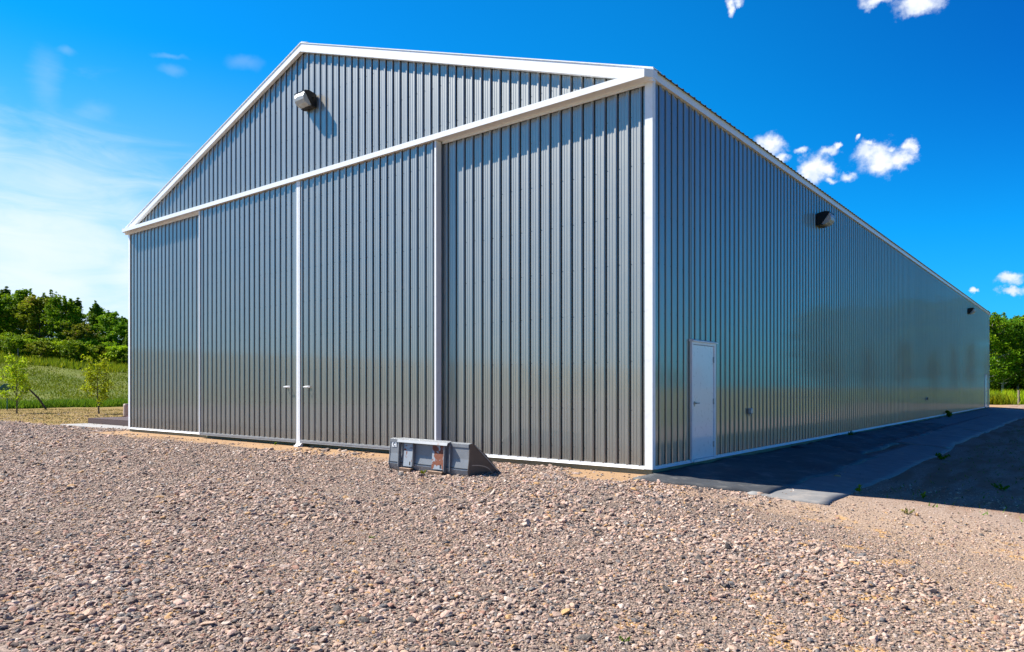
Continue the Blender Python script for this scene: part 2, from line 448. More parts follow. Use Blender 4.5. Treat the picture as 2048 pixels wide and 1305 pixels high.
# ground height for the stones: bilinear from the terrain grid (same surface as the mesh)
XA = np.array(XS); YA = np.array(YS); ZA = np.array([v[2] for v in gv]).reshape(ny, nx)
def gz_grid(x, y):
    i = np.clip(np.searchsorted(XA, x) - 1, 0, nx - 2); j = np.clip(np.searchsorted(YA, y) - 1, 0, ny - 2)
    tx = (x - XA[i]) / (XA[i + 1] - XA[i]); ty = (y - YA[j]) / (YA[j + 1] - YA[j])
    return (ZA[j, i] * (1 - tx) + ZA[j, i + 1] * tx) * (1 - ty) + (ZA[j + 1, i] * (1 - tx) + ZA[j + 1, i + 1] * tx) * ty
SZ = gz_grid(SP[:, 0], SP[:, 1]) + SS_ * RNG.uniform(-.05, .42, len(SS_))
n_st = len(SP)
print('stones', n_st)

def stone_protos():
    import bmesh
    col = bpy.data.collections.new('stone_shapes')
    for k in range(14):
        bm = bmesh.new(); bmesh.ops.create_icosphere(bm, subdivisions=2, radius=1)
        rr = random.Random(k)
        planes = []
        for _ in range(9):
            n_ = Vector((rr.gauss(0, 1), rr.gauss(0, 1), rr.gauss(0, 1))).normalized(); planes.append((n_, rr.uniform(.55, .85)))
        for v in bm.verts:
            co = v.co.copy()
            for n_, dd in planes:
                q = co.dot(n_)
                if q > dd: co -= n_ * (q - dd) * .92
            co += Vector((rr.uniform(-1, 1), rr.uniform(-1, 1), rr.uniform(-1, 1))) * .03
            co.x *= rr.uniform(1.0, 1.02) * (1.15 + .12 * (k % 3)); co.y *= .82 + .06 * (k % 4); co.z *= .42 + .09 * (k % 4)
            v.co = co
        me = bpy.data.meshes.new('stone_shape'); bm.to_mesh(me); bm.free(); me.materials.append(M['stone'])
        o = bpy.data.objects.new('stone_shape', me); col.objects.link(o)
    return col

def stone_mat():
    m, nt, b, out = newmat('crushed_stone'); h = N(nt); p = h.obj()
    v = h.attr('tone', 'INSTANCER'); 
    c = h.ramp(v, [(0, (.055, .06, .07)), (.07, (.13, .15, .175)), (.14, (.17, .14, .13)), (.26, (.36, .30, .27)), (.38, (.44, .345, .30)),
                   (.52, (.52, .40, .32)), (.64, (.46, .41, .39)), (.74, (.55, .42, .38)), (.84, (.62, .57, .53)), (.91, (.33, .19, .15)), (.95, (.52, .34, .15)), (.985, (.66, .65, .63)), (1, (.5, .2, .07))], 'CONSTANT')
    vein = h.noise(p, 1.6, 5, .65)
    c = h.mix(h.math('MULTIPLY_ADD', vein, .7, -.15), h.mix(.45, c, (.05, .045, .04, 1)), c)
    dust = h.smooth(h.noise(p, 3.5, 3), .45, .8)
    c = h.mix(h.math('MULTIPLY', dust, .35), c, (.50, .44, .37, 1))
    h.put(b.inputs['Base Color'], h.mix(1.0, c, (1.30, 1.13, 1.0, 1), 'MULTIPLY')); b.inputs['Roughness'].default_value = .75; b.inputs['Specular IOR Level'].default_value = .35
    h.put(b.inputs['Normal'], h.bump(h.noise(p, 6, 4, .7), .5, .02))
    return m
M['stone'] = stone_mat()
protos = stone_protos()

def gravel_object():
    me = bpy.data.meshes.new('gravel'); me.vertices.add(n_st)
    me.vertices.foreach_set('co', np.stack([SP[:, 0], SP[:, 1], SZ], 1).astype(np.float32).ravel())
    rot = np.stack([RNG.normal(0, .34, n_st), RNG.normal(0, .34, n_st), RNG.uniform(0, 6.283, n_st)], 1)
    for nm, typ, key, data in (('rot', 'FLOAT_VECTOR', 'vector', rot.astype(np.float32).ravel()), ('siz', 'FLOAT', 'value', SS_.astype(np.float32)),
                               ('tn', 'FLOAT', 'value', RNG.random(n_st).astype(np.float32))):
        a = me.attributes.new(nm, typ, 'POINT'); a.data.foreach_set(key, data)
    me.materials.append(M['stone'])
    o = bpy.data.objects.new('gravel', me); COL.objects.link(o)
    ng = bpy.data.node_groups.new('gravel_scatter', 'GeometryNodeTree')
    ng.interface.new_socket('Geometry', in_out='INPUT', socket_type='NodeSocketGeometry')
    ng.interface.new_socket('Geometry', in_out='OUTPUT', socket_type='NodeSocketGeometry')
    nn = ng.nodes; lk = ng.links
    gi = nn.new('NodeGroupInput'); go = nn.new('NodeGroupOutput')
    m2p = nn.new('GeometryNodeMeshToPoints'); ci = nn.new('GeometryNodeCollectionInfo')
    ci.inputs['Collection'].default_value = protos; ci.inputs['Separate Children'].default_value = True; ci.inputs['Reset Children'].default_value = True
    iop = nn.new('GeometryNodeInstanceOnPoints'); iop.inputs['Pick Instance'].default_value = True
    def na(name, typ):
        q = nn.new('GeometryNodeInputNamedAttribute'); q.data_type = typ; q.inputs['Name'].default_value = name
        return [s for s in q.outputs if s.enabled and s.name == 'Attribute'][0]
    ridx = nn.new('FunctionNodeRandomValue'); ridx.data_type = 'INT'
    [s for s in ridx.inputs if s.enabled and s.name == 'Min'][0].default_value = 0
    [s for s in ridx.inputs if s.enabled and s.name == 'Max'][0].default_value = 13
    lk.new(gi.outputs[0], m2p.inputs['Mesh']); lk.new(m2p.outputs[0], iop.inputs['Points']); lk.new(ci.outputs[0], iop.inputs['Instance'])
    lk.new([s for s in ridx.outputs if s.enabled][0], iop.inputs['Instance Index'])
    e2r = nn.new('FunctionNodeEulerToRotation'); lk.new(na('rot', 'FLOAT_VECTOR'), e2r.inputs[0]); lk.new(e2r.outputs[0], iop.inputs['Rotation'])
    lk.new(na('siz', 'FLOAT'), iop.inputs['Scale'])
    st = nn.new('GeometryNodeStoreNamedAttribute'); st.data_type = 'FLOAT'; st.domain = 'INSTANCE'; st.inputs['Name'].default_value = 'tone'
    lk.new(iop.outputs[0], st.inputs['Geometry']); lk.new(na('tn', 'FLOAT'), [s for s in st.inputs if s.enabled and s.name == 'Value'][0])
    lk.new(st.outputs[0], go.inputs[0])
    md = o.modifiers.new('scatter', 'NODES'); md.node_group = ng
    tag(o, 'loose pinkish grey crushed stone covering the yard', 'gravel', kind='stuff')
gravel_object()

# ---------------------------------------------------------------- the metal building
PITCH = .2286; SLOPE = .338
def profile(a, b, phase=0.0, gside=1):
    """ag-panel ribs plus added shade recesses between a and b: list of (pos, offset)"""
    pts = []
    k = math.floor((a - phase) / PITCH) - 1
    if gside > 0:  # deep recess beside each rib is added so its band turns dark
        rel = [(-.034, 0), (-.014, .024), (.014, .024), (.033, .010), (.036, -.04), (.060, -.04), (.062, 0), (.084, 0), (.089, .004), (.104, .004), (.109, 0), (.139, 0), (.144, .004), (.159, .004), (.164, 0)]
    else:
        rel = [(-.164, 0), (-.159, .004), (-.144, .004), (-.139, 0), (-.109, 0), (-.104, .004), (-.089, .004), (-.084, 0), (-.062, 0), (-.060, -.04), (-.036, -.04), (-.033, .010), (-.014, .024), (.014, .024), (.034, 0)]
    while phase + k * PITCH < b + PITCH:
        for r_, o_ in rel: pts.append((phase + k * PITCH + r_, o_))
        k += 1
    pts = sorted(pts)
    inside = [p for p in pts if a < p[0] < b]
    return [(a, 0)] + inside + [(b, 0)]
def sheet(mb, a, b, plane, axis, sign, zlo, zhi, phase=0.0, screws=None, thick=True):
    """corrugated sheet. axis 'x': runs along x facing -y. axis 'y': runs along y facing +x. zlo/zhi functions of position"""
    pr = profile(a, b, phase, 1 if axis == 'x' else -1); vs = []; fs = []
    for (t, o) in pr:
        for z in (zlo(t), zhi(t)):
            vs.append((t, plane + sign * o, z) if axis == 'x' else (plane + sign * o, t, z))
    for i in range(len(pr) - 1): fs.append((2 * i, 2 * i + 2, 2 * i + 3, 2 * i + 1))
    mb.add(vs, fs, 0)
    if screws:
        for k in range(int(math.floor((a - phase) / PITCH)), int(math.ceil((b - phase) / PITCH)) + 1):
            t = phase + k * PITCH + (.072 if axis == 'x' else -.072)
            if not a + .03 < t < b - .03: continue
            for z in screws:
                zz = z + random.uniform(-.012, .012)
                if not zlo(t) + .05 < zz < zhi(t) - .08: continue
                r_ = .0045
                if axis == 'x': mb.box((t - r_, plane + sign * .004, zz - r_), (t + r_, plane - sign * .001, zz + r_), 1)
                else: mb.box((plane - sign * .001, t - r_, zz - r_), (plane + sign * .004, t + r_, zz + r_), 1)
rows = [.28, .95, 1.75, 2.55, 3.35, 4.15, 4.95, 5.75, 6.6, 7.4, 8.2, 9.0]
bld = empty('metal_building', (0, 0, 0))
tag(bld, 'large grey ribbed metal pole building with white trim and gable doors', 'building')
RT = lambda x: HT + .17 + SLOPE * (W / 2 - abs(x + W / 2))          # top of the rake trim
# gable wall: above the door track, and the fixed panels at both sides of the sliding doors
DX0, DX1, DM = -13.86, -4.66, -9.22
mb = MB()
gt = lambda x: RT(x) - .03
sheet(mb, -W + .01, -.01, 0.0, 'x', -1, lambda x: 6.22, gt, 0.02, rows)
sheet(mb, -W + .01, DX0 + .5, 0.0, 'x', -1, lambda x: .045, lambda x: 6.22, 0.02, rows)
sheet(mb, DX1 - .5, -.01, 0.0, 'x', -1, lambda x: .045, lambda x: 6.22, 0.02, rows)
mb.build('gable_wall', [M['panel'], M['screw']], bld, recalc=False)
# side wall with its two door openings
D1 = (1.43, 2.40); D2 = (45.95, 46.9)
mb = MB()
hi = lambda t: HT + .02
for a, b in ((.01, D1[0]), (D1[1], D2[0]), (D2[1], L - .01)): sheet(mb, a, b, 0.0, 'y', 1, lambda t: .045, hi, .05, rows)
for D in (D1, D2): sheet(mb, D[0], D[1], 0.0, 'y', 1, lambda t: 2.12, hi, .05, rows)
o = mb.build('side_wall', [M['panel_side'], M['screw']], bld, recalc=False)
mb = MB(); sheet(mb, .01, L - .01, -W, 'y', -1, lambda t: .045, hi, .05); mb.build('side_wall', M['panel_side'], bld, recalc=False)
mb = MB(); sheet(mb, -W + .01, -.01, L, 'x', 1, lambda t: .045, gt, .05); mb.build('back_wall', M['panel'], bld, recalc=False)
# dark core so nothing shines through the seams
mb = MB(); mb.prism([(-W + .14, -.02), (-.14, -.02), (-.1, HT - .1), (-W / 2, HT + SLOPE * W / 2 - .12), (-W + .1, HT - .1)], 'y', .1, L - .1); mb.build('light_block_core', M['inside'], bld)
# roof: two ribbed slopes with overhang at the eaves
def roof_side(sgn):
    mb = MB(); pr = profile(-.07, L + .07, .05)
    ov = .09
    xe = ov if sgn > 0 else -W - ov; xr = -W / 2
    def pt(x, t, o): 
        z = HT + .165 + SLOPE * (W / 2 - abs(x + W / 2)); return (x + sgn * o * .3, t, z + o * .95)
    vs = []; fs = []
    for t, o in pr:
        o = max(o, 0) * .7
        vs += [pt(xe, t, o), pt(xr, t, o), (xe, t, pt(xe, t, o)[2] - .004), (xr, t, pt(xr, t, o)[2] - .006)]
    for i in range(len(pr) - 1):
        fs += [(4 * i, 4 * i + 4, 4 * i + 5, 4 * i + 1), (4 * i + 2, 4 * i + 6, 4 * i + 7, 4 * i + 3), (4 * i, 4 * i + 4, 4 * i + 6, 4 * i + 2)]
    mb.add(vs, fs); return mb.build('roof', M['roof'], bld, recalc=False)
roof_side(1); roof_side(-1)
mb = MB(); mb.prism([(-W / 2 - .25, RT(-W / 2) - .04), (-W / 2, RT(-W / 2) + .045), (-W / 2 + .25, RT(-W / 2) - .04), (-W / 2, RT(-W / 2) + .03)], 'y', -.085, L + .05); mb.build('ridge_cap', M['white'], bld)
# rake trim on the gable: upper board and a proud lower lip on each slope
for sgn in (1, -1):
    mb = MB(); xe = .085 if sgn > 0 else -W - .085; xr = -W / 2
    def rk(y0, y1, up, lo):
        P = [(xr, RT(xr) + up), (xe, RT(xe) + up), (xe, RT(xe) + lo), (xr, RT(xr) + lo)]
        mb.prism(P, 'y', y0, y1)
    rk(-.10, .03, .0, -.155); rk(-.122, -.03, -.155, -.205)
    rk(-.115, .15, .016, .0)
    mb.build('rake_trim', M['white'], bld)
for y0, y1 in ((L - .03, L + .1),):
    mb = MB()
    for sgn in (1, -1):
        xe = .085 if sgn > 0 else -W - .085; xr = -W / 2
        mb.prism([(xr, RT(xr)), (xe, RT(xe)), (xe, RT(xe) - .2), (xr, RT(xr) - .2)], 'y', y0, y1)
    mb.build('rake_trim', M['white'], bld)
# eave fascia along both sides
mb = MB(); mb.box((.001, -.03, HT), (.05, L + .03, HT + .145)); mb.box((.05, -.03, HT), (.062, L + .03, HT + .012)); mb.build('fascia', M['white'], bld)
mb = MB(); mb.box((-W - .05, -.03, HT), (-W - .001, L + .03, HT + .145)); mb.build('fascia', M['white'], bld)
# track cover box over the doors, soffit and lower lip
mb = MB()
mb.prism([(-.03, 6.245), (-.25, 6.238), (-.25, 6.345), (-.03, 6.40)], 'x', -W + .02, .0)
mb.prism([(.0, -.03), (.0, -.25), (.095, -.118), (.095, -.03)], 'z', 6.245, 6.372)
mb.prism([(-W + .02, -.03), (-W + .02, -.25), (-W - .085, -.118), (-W - .085, -.03)], 'z', 6.245, 6.372)
mb.build('track_cover', M['white'], bld)
mb = MB(); mb.box((-W + .1, -.045, 6.195), (DX0 - .01, -.021, 6.2449)); mb.build('lip_trim', M['white'], bld); mb = MB(); mb.box((DX1 + .03, -.045, 6.195), (-.105, -.021, 6.2449)); mb.build('lip_trim', M['white'], bld)
# corner trims
def corner(xa, xb, y0, y1, sx):
    mb = MB()
    mb.box((xa, y0, .0), (xb, y0 + .008, 6.2448)); return mb
mb = MB(); mb.prism([(-.107, -.03), (.03, -.03), (.03, .07), (.022, .07), (.022, -.022), (-.107, -.022)], 'z', -.002, 6.244)
mb.build('corner_trim', M['white'], bld)
mb = MB(); mb.prism([(-W + .09, -.03), (-W - .03, -.03), (-W - .03, .09), (-W - .022, .09), (-W - .022, -.022), (-W + .09, -.022)], 'z', -.002, 6.244); mb.build('corner_trim', M['white'], bld)
mb = MB(); mb.prism([(-.1, L + .03), (.03, L + .03), (.03, L - .1), (.022, L - .1), (.022, L + .022), (-.1, L + .022)], 'z', -.002, 6.244); mb.build('corner_trim', M['white'], bld)
# base trims
def drip_x(x0, x1, name='base_trim'):
    mb = MB(); mb.prism([(-.005, .05), (-.024, .05), (-.024, .02), (-.045, .002), (-.045, -.004), (-.005, -.004)], 'x', x0, x1); return mb.build(name, M['white'], bld)
drip_x(-W + .093, DX0 - .005); drip_x(DX1 + .03, -.110)
mb = MB()
for a, b in ((.072, 1.385), (2.445, D2[0] - .05), (D2[1] + .05, L - .105)):
    mb.prism([(.005, .05), (.024, .05), (.024, .02), (.043, .002), (.043, -.004), (.005, -.004)], 'y', a, b)
mb.build('base_trim', M['white'], bld)
mb = MB(); mb.box((-.09, .02, -.42), (.008, L - .02, -.006)); mb.box((-W + .0, -.004, -.3), (.004, .018, -.006)); mb.build('skirt_board', M['board'], bld)
# sliding doors
def slide_door(x0, x1, lt, rt, meet):
    mb = MB(); P_ = -.165
    sheet(mb, x0, x1, P_, 'x', -1, lambda x: .075, lambda x: 6.237, .02, rows)
    d = mb.build('sliding_door', [M['panel'], M['screw']], bld, recalc=False)
    mb = MB()
    mb.box((x0 + .012, P_ + .05, .06), (x1 - .012, P_ + .10, 6.235)); mb.build('door_core', M['inside'], d)
    for xa, xb in ((x0 - .008, x0 + lt), (x1 - rt, x1 + .008)):
        mb = MB(); mb.box((xa, P_ - .03, .0), (xb, -.045, 6.236), bev=.003); mb.build('edge_trim', M['white'], d)
    mb = MB(); mb.box((x0 + lt + .002, P_ - .018, .0), (x1 - rt - .002, P_ + .1, .045)); mb.box((x0 + lt + .002, P_ - .026, .04), (x1 - rt - .002, P_ - .004, .078))
    mb.build('bottom_rail', M['galv'], d)
    return d
d1 = slide_door(DX0, DM - .012, .035, .085, 'r')
d2 = slide_door(DM + .012, DX1, .03, .045, 'l')
for d, hx in ((d1, -9.67), (d2, -8.88)):
    mb = MB()
    mb.box((hx - .10, -.197, 1.315), (hx + .10, -.185, 1.355), bev=.003)
    mb.tube([(hx - .08, -.19, 1.345), (hx - .08, -.25, 1.33), (hx + .08, -.25, 1.33), (hx + .08, -.19, 1.345)], .011)
    mb.build('handle', M['white'], d)
mb = MB(); mb.prism([(-.08, -.28), (.09, -.28), (.09, -.16), (-.08, -.16)], 'z', -.09, -.052); mb.prism([(-.24, -.10), (-.24, -.055), (-.19, -.005), (-.16, -.005), (-.16, -.10)], 'x', -.09, .1)
gd = mb.build('door_guide', M['white'], bld); gd.location = (DM, 0, 0)
# entry doors
def entry_door(D, far=False):
    y0, y1 = D
    mb = MB()
    mb.box((-.02, y0 + .03, .05), (.034, y1 - .045, 2.075), bev=.002)
    d = mb.build('entry_door', M['door_white'], bld)
    mb = MB()
    mb.box((-.03, y0 - .035, .0), (.052, y0 + .024, 2.13), bev=.003)
    mb.box((-.03, y1 - .038, .0), (.052, y1 + .035, 2.13), bev=.003)
    mb.box((-.03, y0 + .0245, 2.082), (.052, y1 - .0385, 2.129))
    mb.box((-.03, y0 + .0245, -.0), (.075, y1 - .0385, .045))
    mb.build('door_frame', M['white'], d)
    mb = MB(); mb.prism([(.0, 2.131), (.085, 2.131), (.085, 2.15), (.0, 2.18)], 'y', y0 - .05, y1 + .05); mb.build('drip_cap', M['white'], d)
    for z in (1.83, 1.06, .27):
        mb = MB(); mb.tube([(.043, y1 - .043, z - .055), (.043, y1 - .043, z + .055)], .011, 8); mb.box((.034, y1 - .075, z - .05), (.037, y1 - .045, z + .05)); mb.build('hinge', M['galv'], d)
    mb = MB(); yk = y0 + .10
    mb.tube([(.034, yk, 1.04), (.042, yk, 1.04)], .033, 16); mb.tube([(.04, yk, 1.04), (.085, yk, 1.04)], .011, 10)
    mb.tube([(.083, yk - .012, 1.04), (.083, yk + .11, 1.042)], [.012, .009], 8)
    mb.tube([(.034, yk, 1.00), (.038, yk, 1.00)], .02, 10)
    mb.build('handle', M['chrome'], d)
    return d
entry_door(D1); entry_door(D2)

# ---------------------------------------------------------------- wall lamps (wall packs)
def wall_lamp(loc, rz, label):
    """local frame: wall at y=0, lamp sticks out to -y, width along x"""
    root = empty('wall_lamp', loc, rz); tag(root, label, 'lamp', 'wall lamps on the metal building')
    w = .205
    mb = MB()
    prof = [(0, .0), (-.06, -.005), (-.115, .008), (-.315, .305), (-.30, .325), (-.20, .345), (-.07, .325), (0, .30)]
    mb.prism(prof, 'x', -w, w); mb.build('housing', M['bronze'], root)
    mb = MB()
    lp = [(-.120, .020), (-.20, .015), (-.285, .05), (-.335, .12), (-.345, .20), (-.318, .293)]
    wi = [.19, .185, .175, .175, .18, .19]
    vs = [(-a, y, z) for (y, z), a in zip(lp, wi)] + [(a, y, z) for (y, z), a in zip(lp, wi)]
    n = len(lp); fs = [(i, i + 1, n + i + 1, n + i) for i in range(n - 1)] + [(n - 1, 0, n, 2 * n - 1), tuple(range(n)), tuple(range(2 * n - 1, n - 1, -1))]
    mb.add(vs, fs); mb.build('lens', M['lens'], root)
    mb = MB(); mb.box((-w - .006, -.322, .295), (w + .006, -.30, .318)); mb.build('bezel', M['bronze'], root); mb = MB(); mb.box((-w - .004, -.135, .0), (w + .004, -.11, .02)); mb.build('bezel', M['bronze'], root)
    mb = MB(); mb.box((-.12, -.02, .05), (.12, .012, .26)); mb.build('mounting_plate', M['rubber'], root)
    mb = MB(); mb.tube([(w + .0, -.09, .20), (w + .03, -.09, .20)], .018, 10); mb.build('photocell', M['bronze'], root)
    return root
wall_lamp((-8.98, -.02, 7.93), 0, 'dark wall lamp with glass lens high on the gable above the doors')
wall_lamp((.02, 9.05, 5.46), R(90), 'dark wall lamp under the side eave, the nearer of the two there')
wall_lamp((.02, 37.7, 5.46), R(90), 'small distant wall lamp near the far end of the side wall')

# outlets on the side wall
def outlet(y, z, label, s=1.0):
    root = empty('outlet_box', (.02, y, z)); tag(root, label, 'outlet', 'outlet boxes on the side wall')
    mb = MB(); mb.box((0, -.06 * s, -.055), (.045, .06 * s, .06), bev=.006); mb.build('box', M['galv'], root)
    mb = MB(); mb.box((.046, -.055 * s, -.05), (.075, .055 * s, .055), bev=.012); mb.build('cover', M['rubber'] if s < 1 else M['galv'], root)
    mb = MB(); mb.tube([(.02, 0, -.055), (.02, 0, -.10)], .012); mb.build('conduit', M['galv'], root)
outlet(4.18, .83, 'grey weatherproof outlet box right of the white entry door')
outlet(24.5, .84, 'tiny dark outlet box far along the side wall', .8)

# ---------------------------------------------------------------- loader bucket
def bucket():
    bx, by = -4.22, -1.80; wd = 1.83
    root = empty('loader_bucket', (bx, by, -.155), R(1.2)); tag(root, 'worn grey steel loader bucket resting on gravel before the sliding door', 'loader bucket')
    root.rotation_euler = (0, R(.6), R(1.2)); root.scale = (1.02, 1.0, 1.07)
    # local: x along width 0..wd, y 0 = back face (towards camera), +y = towards cutting edge, z up
    t = .012
    prof = [(0.0, .52), (-.005, .30), (-.03, .13), (.0, .03), (.05, .0), (.78, .0)]      # shell, from top lip round the heel to the edge
    inn = [(t, .52), (t, .30), (-.03 + t, .135), (.008, .045), (.055, t), (.78, t)]
    mb = MB()
    n = len(prof)
    poly = prof + inn[::-1]
    vs = [(0.013, y, z) for y, z in poly] + [(wd - .013, y, z) for y, z in poly]; m_ = len(poly)
    fs = [(i, (i + 1) % m_, m_ + (i + 1) % m_, m_ + i) for i in range(m_)]
    for i in range(n - 1):
        fs.append((i, i + 1, m_ - 2 - i, m_ - 1 - i)); fs.append(tuple(m_ + k for k in (i, i + 1, m_ - 2 - i, m_ - 1 - i)))
    mb.add(vs, fs); shell = mb.build('shell', M['bucket'], root)
    for x0 in (0.0, wd - .012):
        mb = MB(); sp = [(0.0, .535), (-.012, .30), (-.038, .13), (-.005, .02), (.05, -.004), (.80, -.004), (.83, .02), (.45, .33), (.085, .535)]
        mb.prism(sp, 'x', x0, x0 + .012); s_ = mb.build('side_plate', M['bucket_side'] if x0 > 0 else M['bucket'], root)
        if x0 > 0:
            # stiffening bar along the sloping edge and a rubbed arc
            mb = MB(); mb.prism([(.10, .522), (.125, .522), (.79, .045), (.79, .015)], 'x', x0 + .012, x0 + .022); mb.build('edge_bar', M['bucket'], s_)
            pts = [(x0 + .0135, .02 + .60 * math.sin(a) * .9, .16 * math.cos(a) + .055) for a in [R(v) for v in range(4, 92, 8)]]
            vs = []; 
            for (x, y, z) in pts: vs += [(x, y, z), (x, y, z - .014)]
            mb = MB(); mb.add(vs, [(2 * i, 2 * i + 2, 2 * i + 3, 2 * i + 1) for i in range(len(pts) - 1)]); mb.build('scuff_mark', M['scratch'], s_)
    mb = MB(); mb.box((.012, .74, -.003), (wd - .012, .86, .018), bev=.004); mb.build('cutting_edge', M['edge_rust'], root)
    mb = MB(); mb.prism([(-.014, .48), (-.014, .53), (.07, .545), (.07, .533), (.0, .52), (.0, .48)], 'x', .013, wd - .013); mb.build('top_lip', M['bucket'], root)
    # weld seam lines across the back
    mb = MB(); mb.box((.014, -.036, .155), (wd - .014, -.022, .162)); mb.build('seam', M['rubber'], root)
    # coupler frame on the back: two gussets, a sloping top rail, two plates, hooks
    fx0, fx1 = .30, 1.34
    mb = MB(); mb.prism([(.02, .560), (-.085, .535), (-.105, .495), (-.093, .49), (-.078, .52), (.0, .54)], 'x', fx0 - .02, fx1 + .09); mb.build('coupler_rail', M['bucket'], root)
    for x0 in (fx0 - .014, fx1):
        mb = MB(); mb.prism([(-.002, .538), (-.076, .516), (-.095, .10), (-.06, .06), (-.03, .06)], 'x', x0, x0 + .014); mb.build('gusset', M['bucket'], root)
    mb = MB(); mb.prism([(-.002, .535), (-.05, .50), (-.06, .10), (-.03, .06)], 'x', fx1 + .10, fx1 + .112); mb.build('gusset', M['bucket'], root)
    for x0, x1, mt, lb in ((fx0 + .10, fx0 + .30, 'rust_spot', 'light grey plate with a small rust patch'), (fx1 - .28, fx1 - .02, 'rusty', 'coupler plate mostly stripped to red rust')):
        mb = MB(); mb.prism([(-.030, .48), (-.040, .48), (-.072, .11), (-.062, .11)], 'x', x0, x1); p_ = mb.build('coupler_plate', M[mt], root); p_['label'] = lb
        mb = MB(); mb.prism([(-.063, .19), (-.0685, .19), (-.0745, .135), (-.067, .135)], 'x', x0 + .72 * (x1 - x0), x0 + .72 * (x1 - x0) + .02); mb.build('slot', M['rubber'], p_)
        mb = MB(); mb.box((x0 - .05, -.115, .07), (x1 + .02, -.03, .083), bev=.003); mb.prism([(-.115, .07), (-.115, .03), (-.06, .005), (-.03, .02), (-.03, .07)], 'x', x0 - .04, x1 + .01)
        mb.build('hook_plate', M['edge_rust'], root)
    mb = MB(); mb.box((fx0 + .31, -.062, .12), (fx0 + .322, -.006, .47)); mb.build('rib', M['bucket'], root)
    mb = MB(); mb.box((.06, -.0095, .40), (.17, -.0065, .485)); st = mb.build('sticker', M['sticker'], root)
    mb = MB(); mb.tube([(.145, -.0105, .455), (.12, -.0105, .472), (.09, -.0105, .455), (.09, -.0105, .43), (.115, -.0105, .415), (.14, -.0105, .425)], .005, 5); mb.build('sticker_mark', M['ink'], st)
bucket()

# ---------------------------------------------------------------- ground mats beside the wall
def mat_sheet(name, x0, x1, y0, y1, lift, mt, label, wav, seed, corner=None, skew=0.0):
    nxx = max(4, int((x1 - x0) / .12)); nyy = max(6, int((y1 - y0) / .16))
    top = []; 
    for j in range(nyy + 1):
        for i in range(nxx + 1):
            u = i / nxx; v = j / nyy
            x = x0 + (x1 - x0) * u + skew * (v) ; y = y0 + (y1 - y0) * v
            x += .09 * noise.noise((y * .7, seed, 0)) * (u > .5) ; y += (.09 * noise.noise((x * .9, seed, 3)) if j in (0, nyy) else 0)
            if corner: y += corner * (x - x0) * (1 - v) ** 2
            z = gz(x, y) + .012 + lift + wav * max(0, noise.noise((x * 1.6, y * .8, seed)) + .25) + .55 * wav * noise.noise((x * 3.2, y * 2.1, seed + 4))
            if j == 0 or i == nxx: z -= lift * .3
            top.append((x, y, z))
    cnt = len(top); vs = top + [(x, y, gz(x, y) - .01) for x, y, z in top]
    idx = lambda i, j: j * (nxx + 1) + i
    fs = []
    for j in range(nyy):
        for i in range(nxx): fs.append((idx(i, j), idx(i + 1, j), idx(i + 1, j + 1), idx(i, j + 1)))
    ring = [idx(i, 0) for i in range(nxx + 1)] + [idx(nxx, j) for j in range(1, nyy + 1)] + [idx(i, nyy) for i in range(nxx - 1, -1, -1)] + [idx(0, j) for j in range(nyy - 1, 0, -1)]
    for k in range(len(ring)):
        a, b_ = ring[k], ring[(k + 1) % len(ring)]; fs.append((a, a + cnt, b_ + cnt, b_))
    mb = MB(); mb.add(vs, fs); o = mb.build(name, M[mt], smooth=True)
    tag(o, label, 'ground mat', 'landscape fabric along the side wall')
mat_sheet('ground_mat', .06, 1.84, -.72, 7.05, .020, 'cloth', 'wide black fabric mat at the building corner before the entry door', .05, 1, .44)
mat_sheet('ground_mat', .06, 1.45, 6.7, 22.0, .006, 'cloth', 'crumpled black mat beyond the first one, against the wall', .09, 12)
mat_sheet('ground_mat', 1.62, 2.66, -.18, 11.8, .002, 'cloth2', 'grey mat strip nearest the camera, tip lying in sunlight', .022, 23, .22)
mat_sheet('ground_mat', 1.22, 2.55, 11.5, 20.2, .035, 'cloth2', 'second grey mat strip, beyond the nearest one', .03, 31)
mat_sheet('ground_mat', 1.20, 2.58, 19.9, 35.0, .045, 'cloth2', 'long grey mat strip on the outer edge, far down the wall', .03, 43)
mat_sheet('ground_mat', .06, 1.35, 21.6, 35.2, .010, 'cloth2', 'grey mat against the far half of the side wall', .03, 57)
mat_sheet('ground_mat', .06, 2.65, 34.6, 49.5, .008, 'cloth2', 'farthest grey mat reaching the back corner of the building', .03, 61)

# ---------------------------------------------------------------- plants
def leaves_mesh(name, centers, size, mat, parent, aspect=1.5, updir=.35, vv=None, folded=False):
    n = len(centers); c = np.asarray(centers)
    nrm = RNG.normal(0, 1, (n, 3)); nrm[:, 2] = np.abs(nrm[:, 2]) + updir; nrm /= np.linalg.norm(nrm, axis=1)[:, None]
    a = np.cross(nrm, RNG.normal(0, 1, (n, 3))); a /= np.linalg.norm(a, axis=1)[:, None]; b = np.cross(nrm, a)
    s = (size * RNG.uniform(.6, 1.35, n))[:, None]
    v = np.stack([c - a * s * aspect * .5, c + b * s * .42, c + a * s * aspect * .5, c - b * s * .42], 1).reshape(-1, 3)
    f = np.arange(n * 4).reshape(-1, 4)
    if vv is None: vv = RNG.random(n)
    return np_mesh(name, v, f, mat, parent, 4, [('v', 'FACE', vv)])

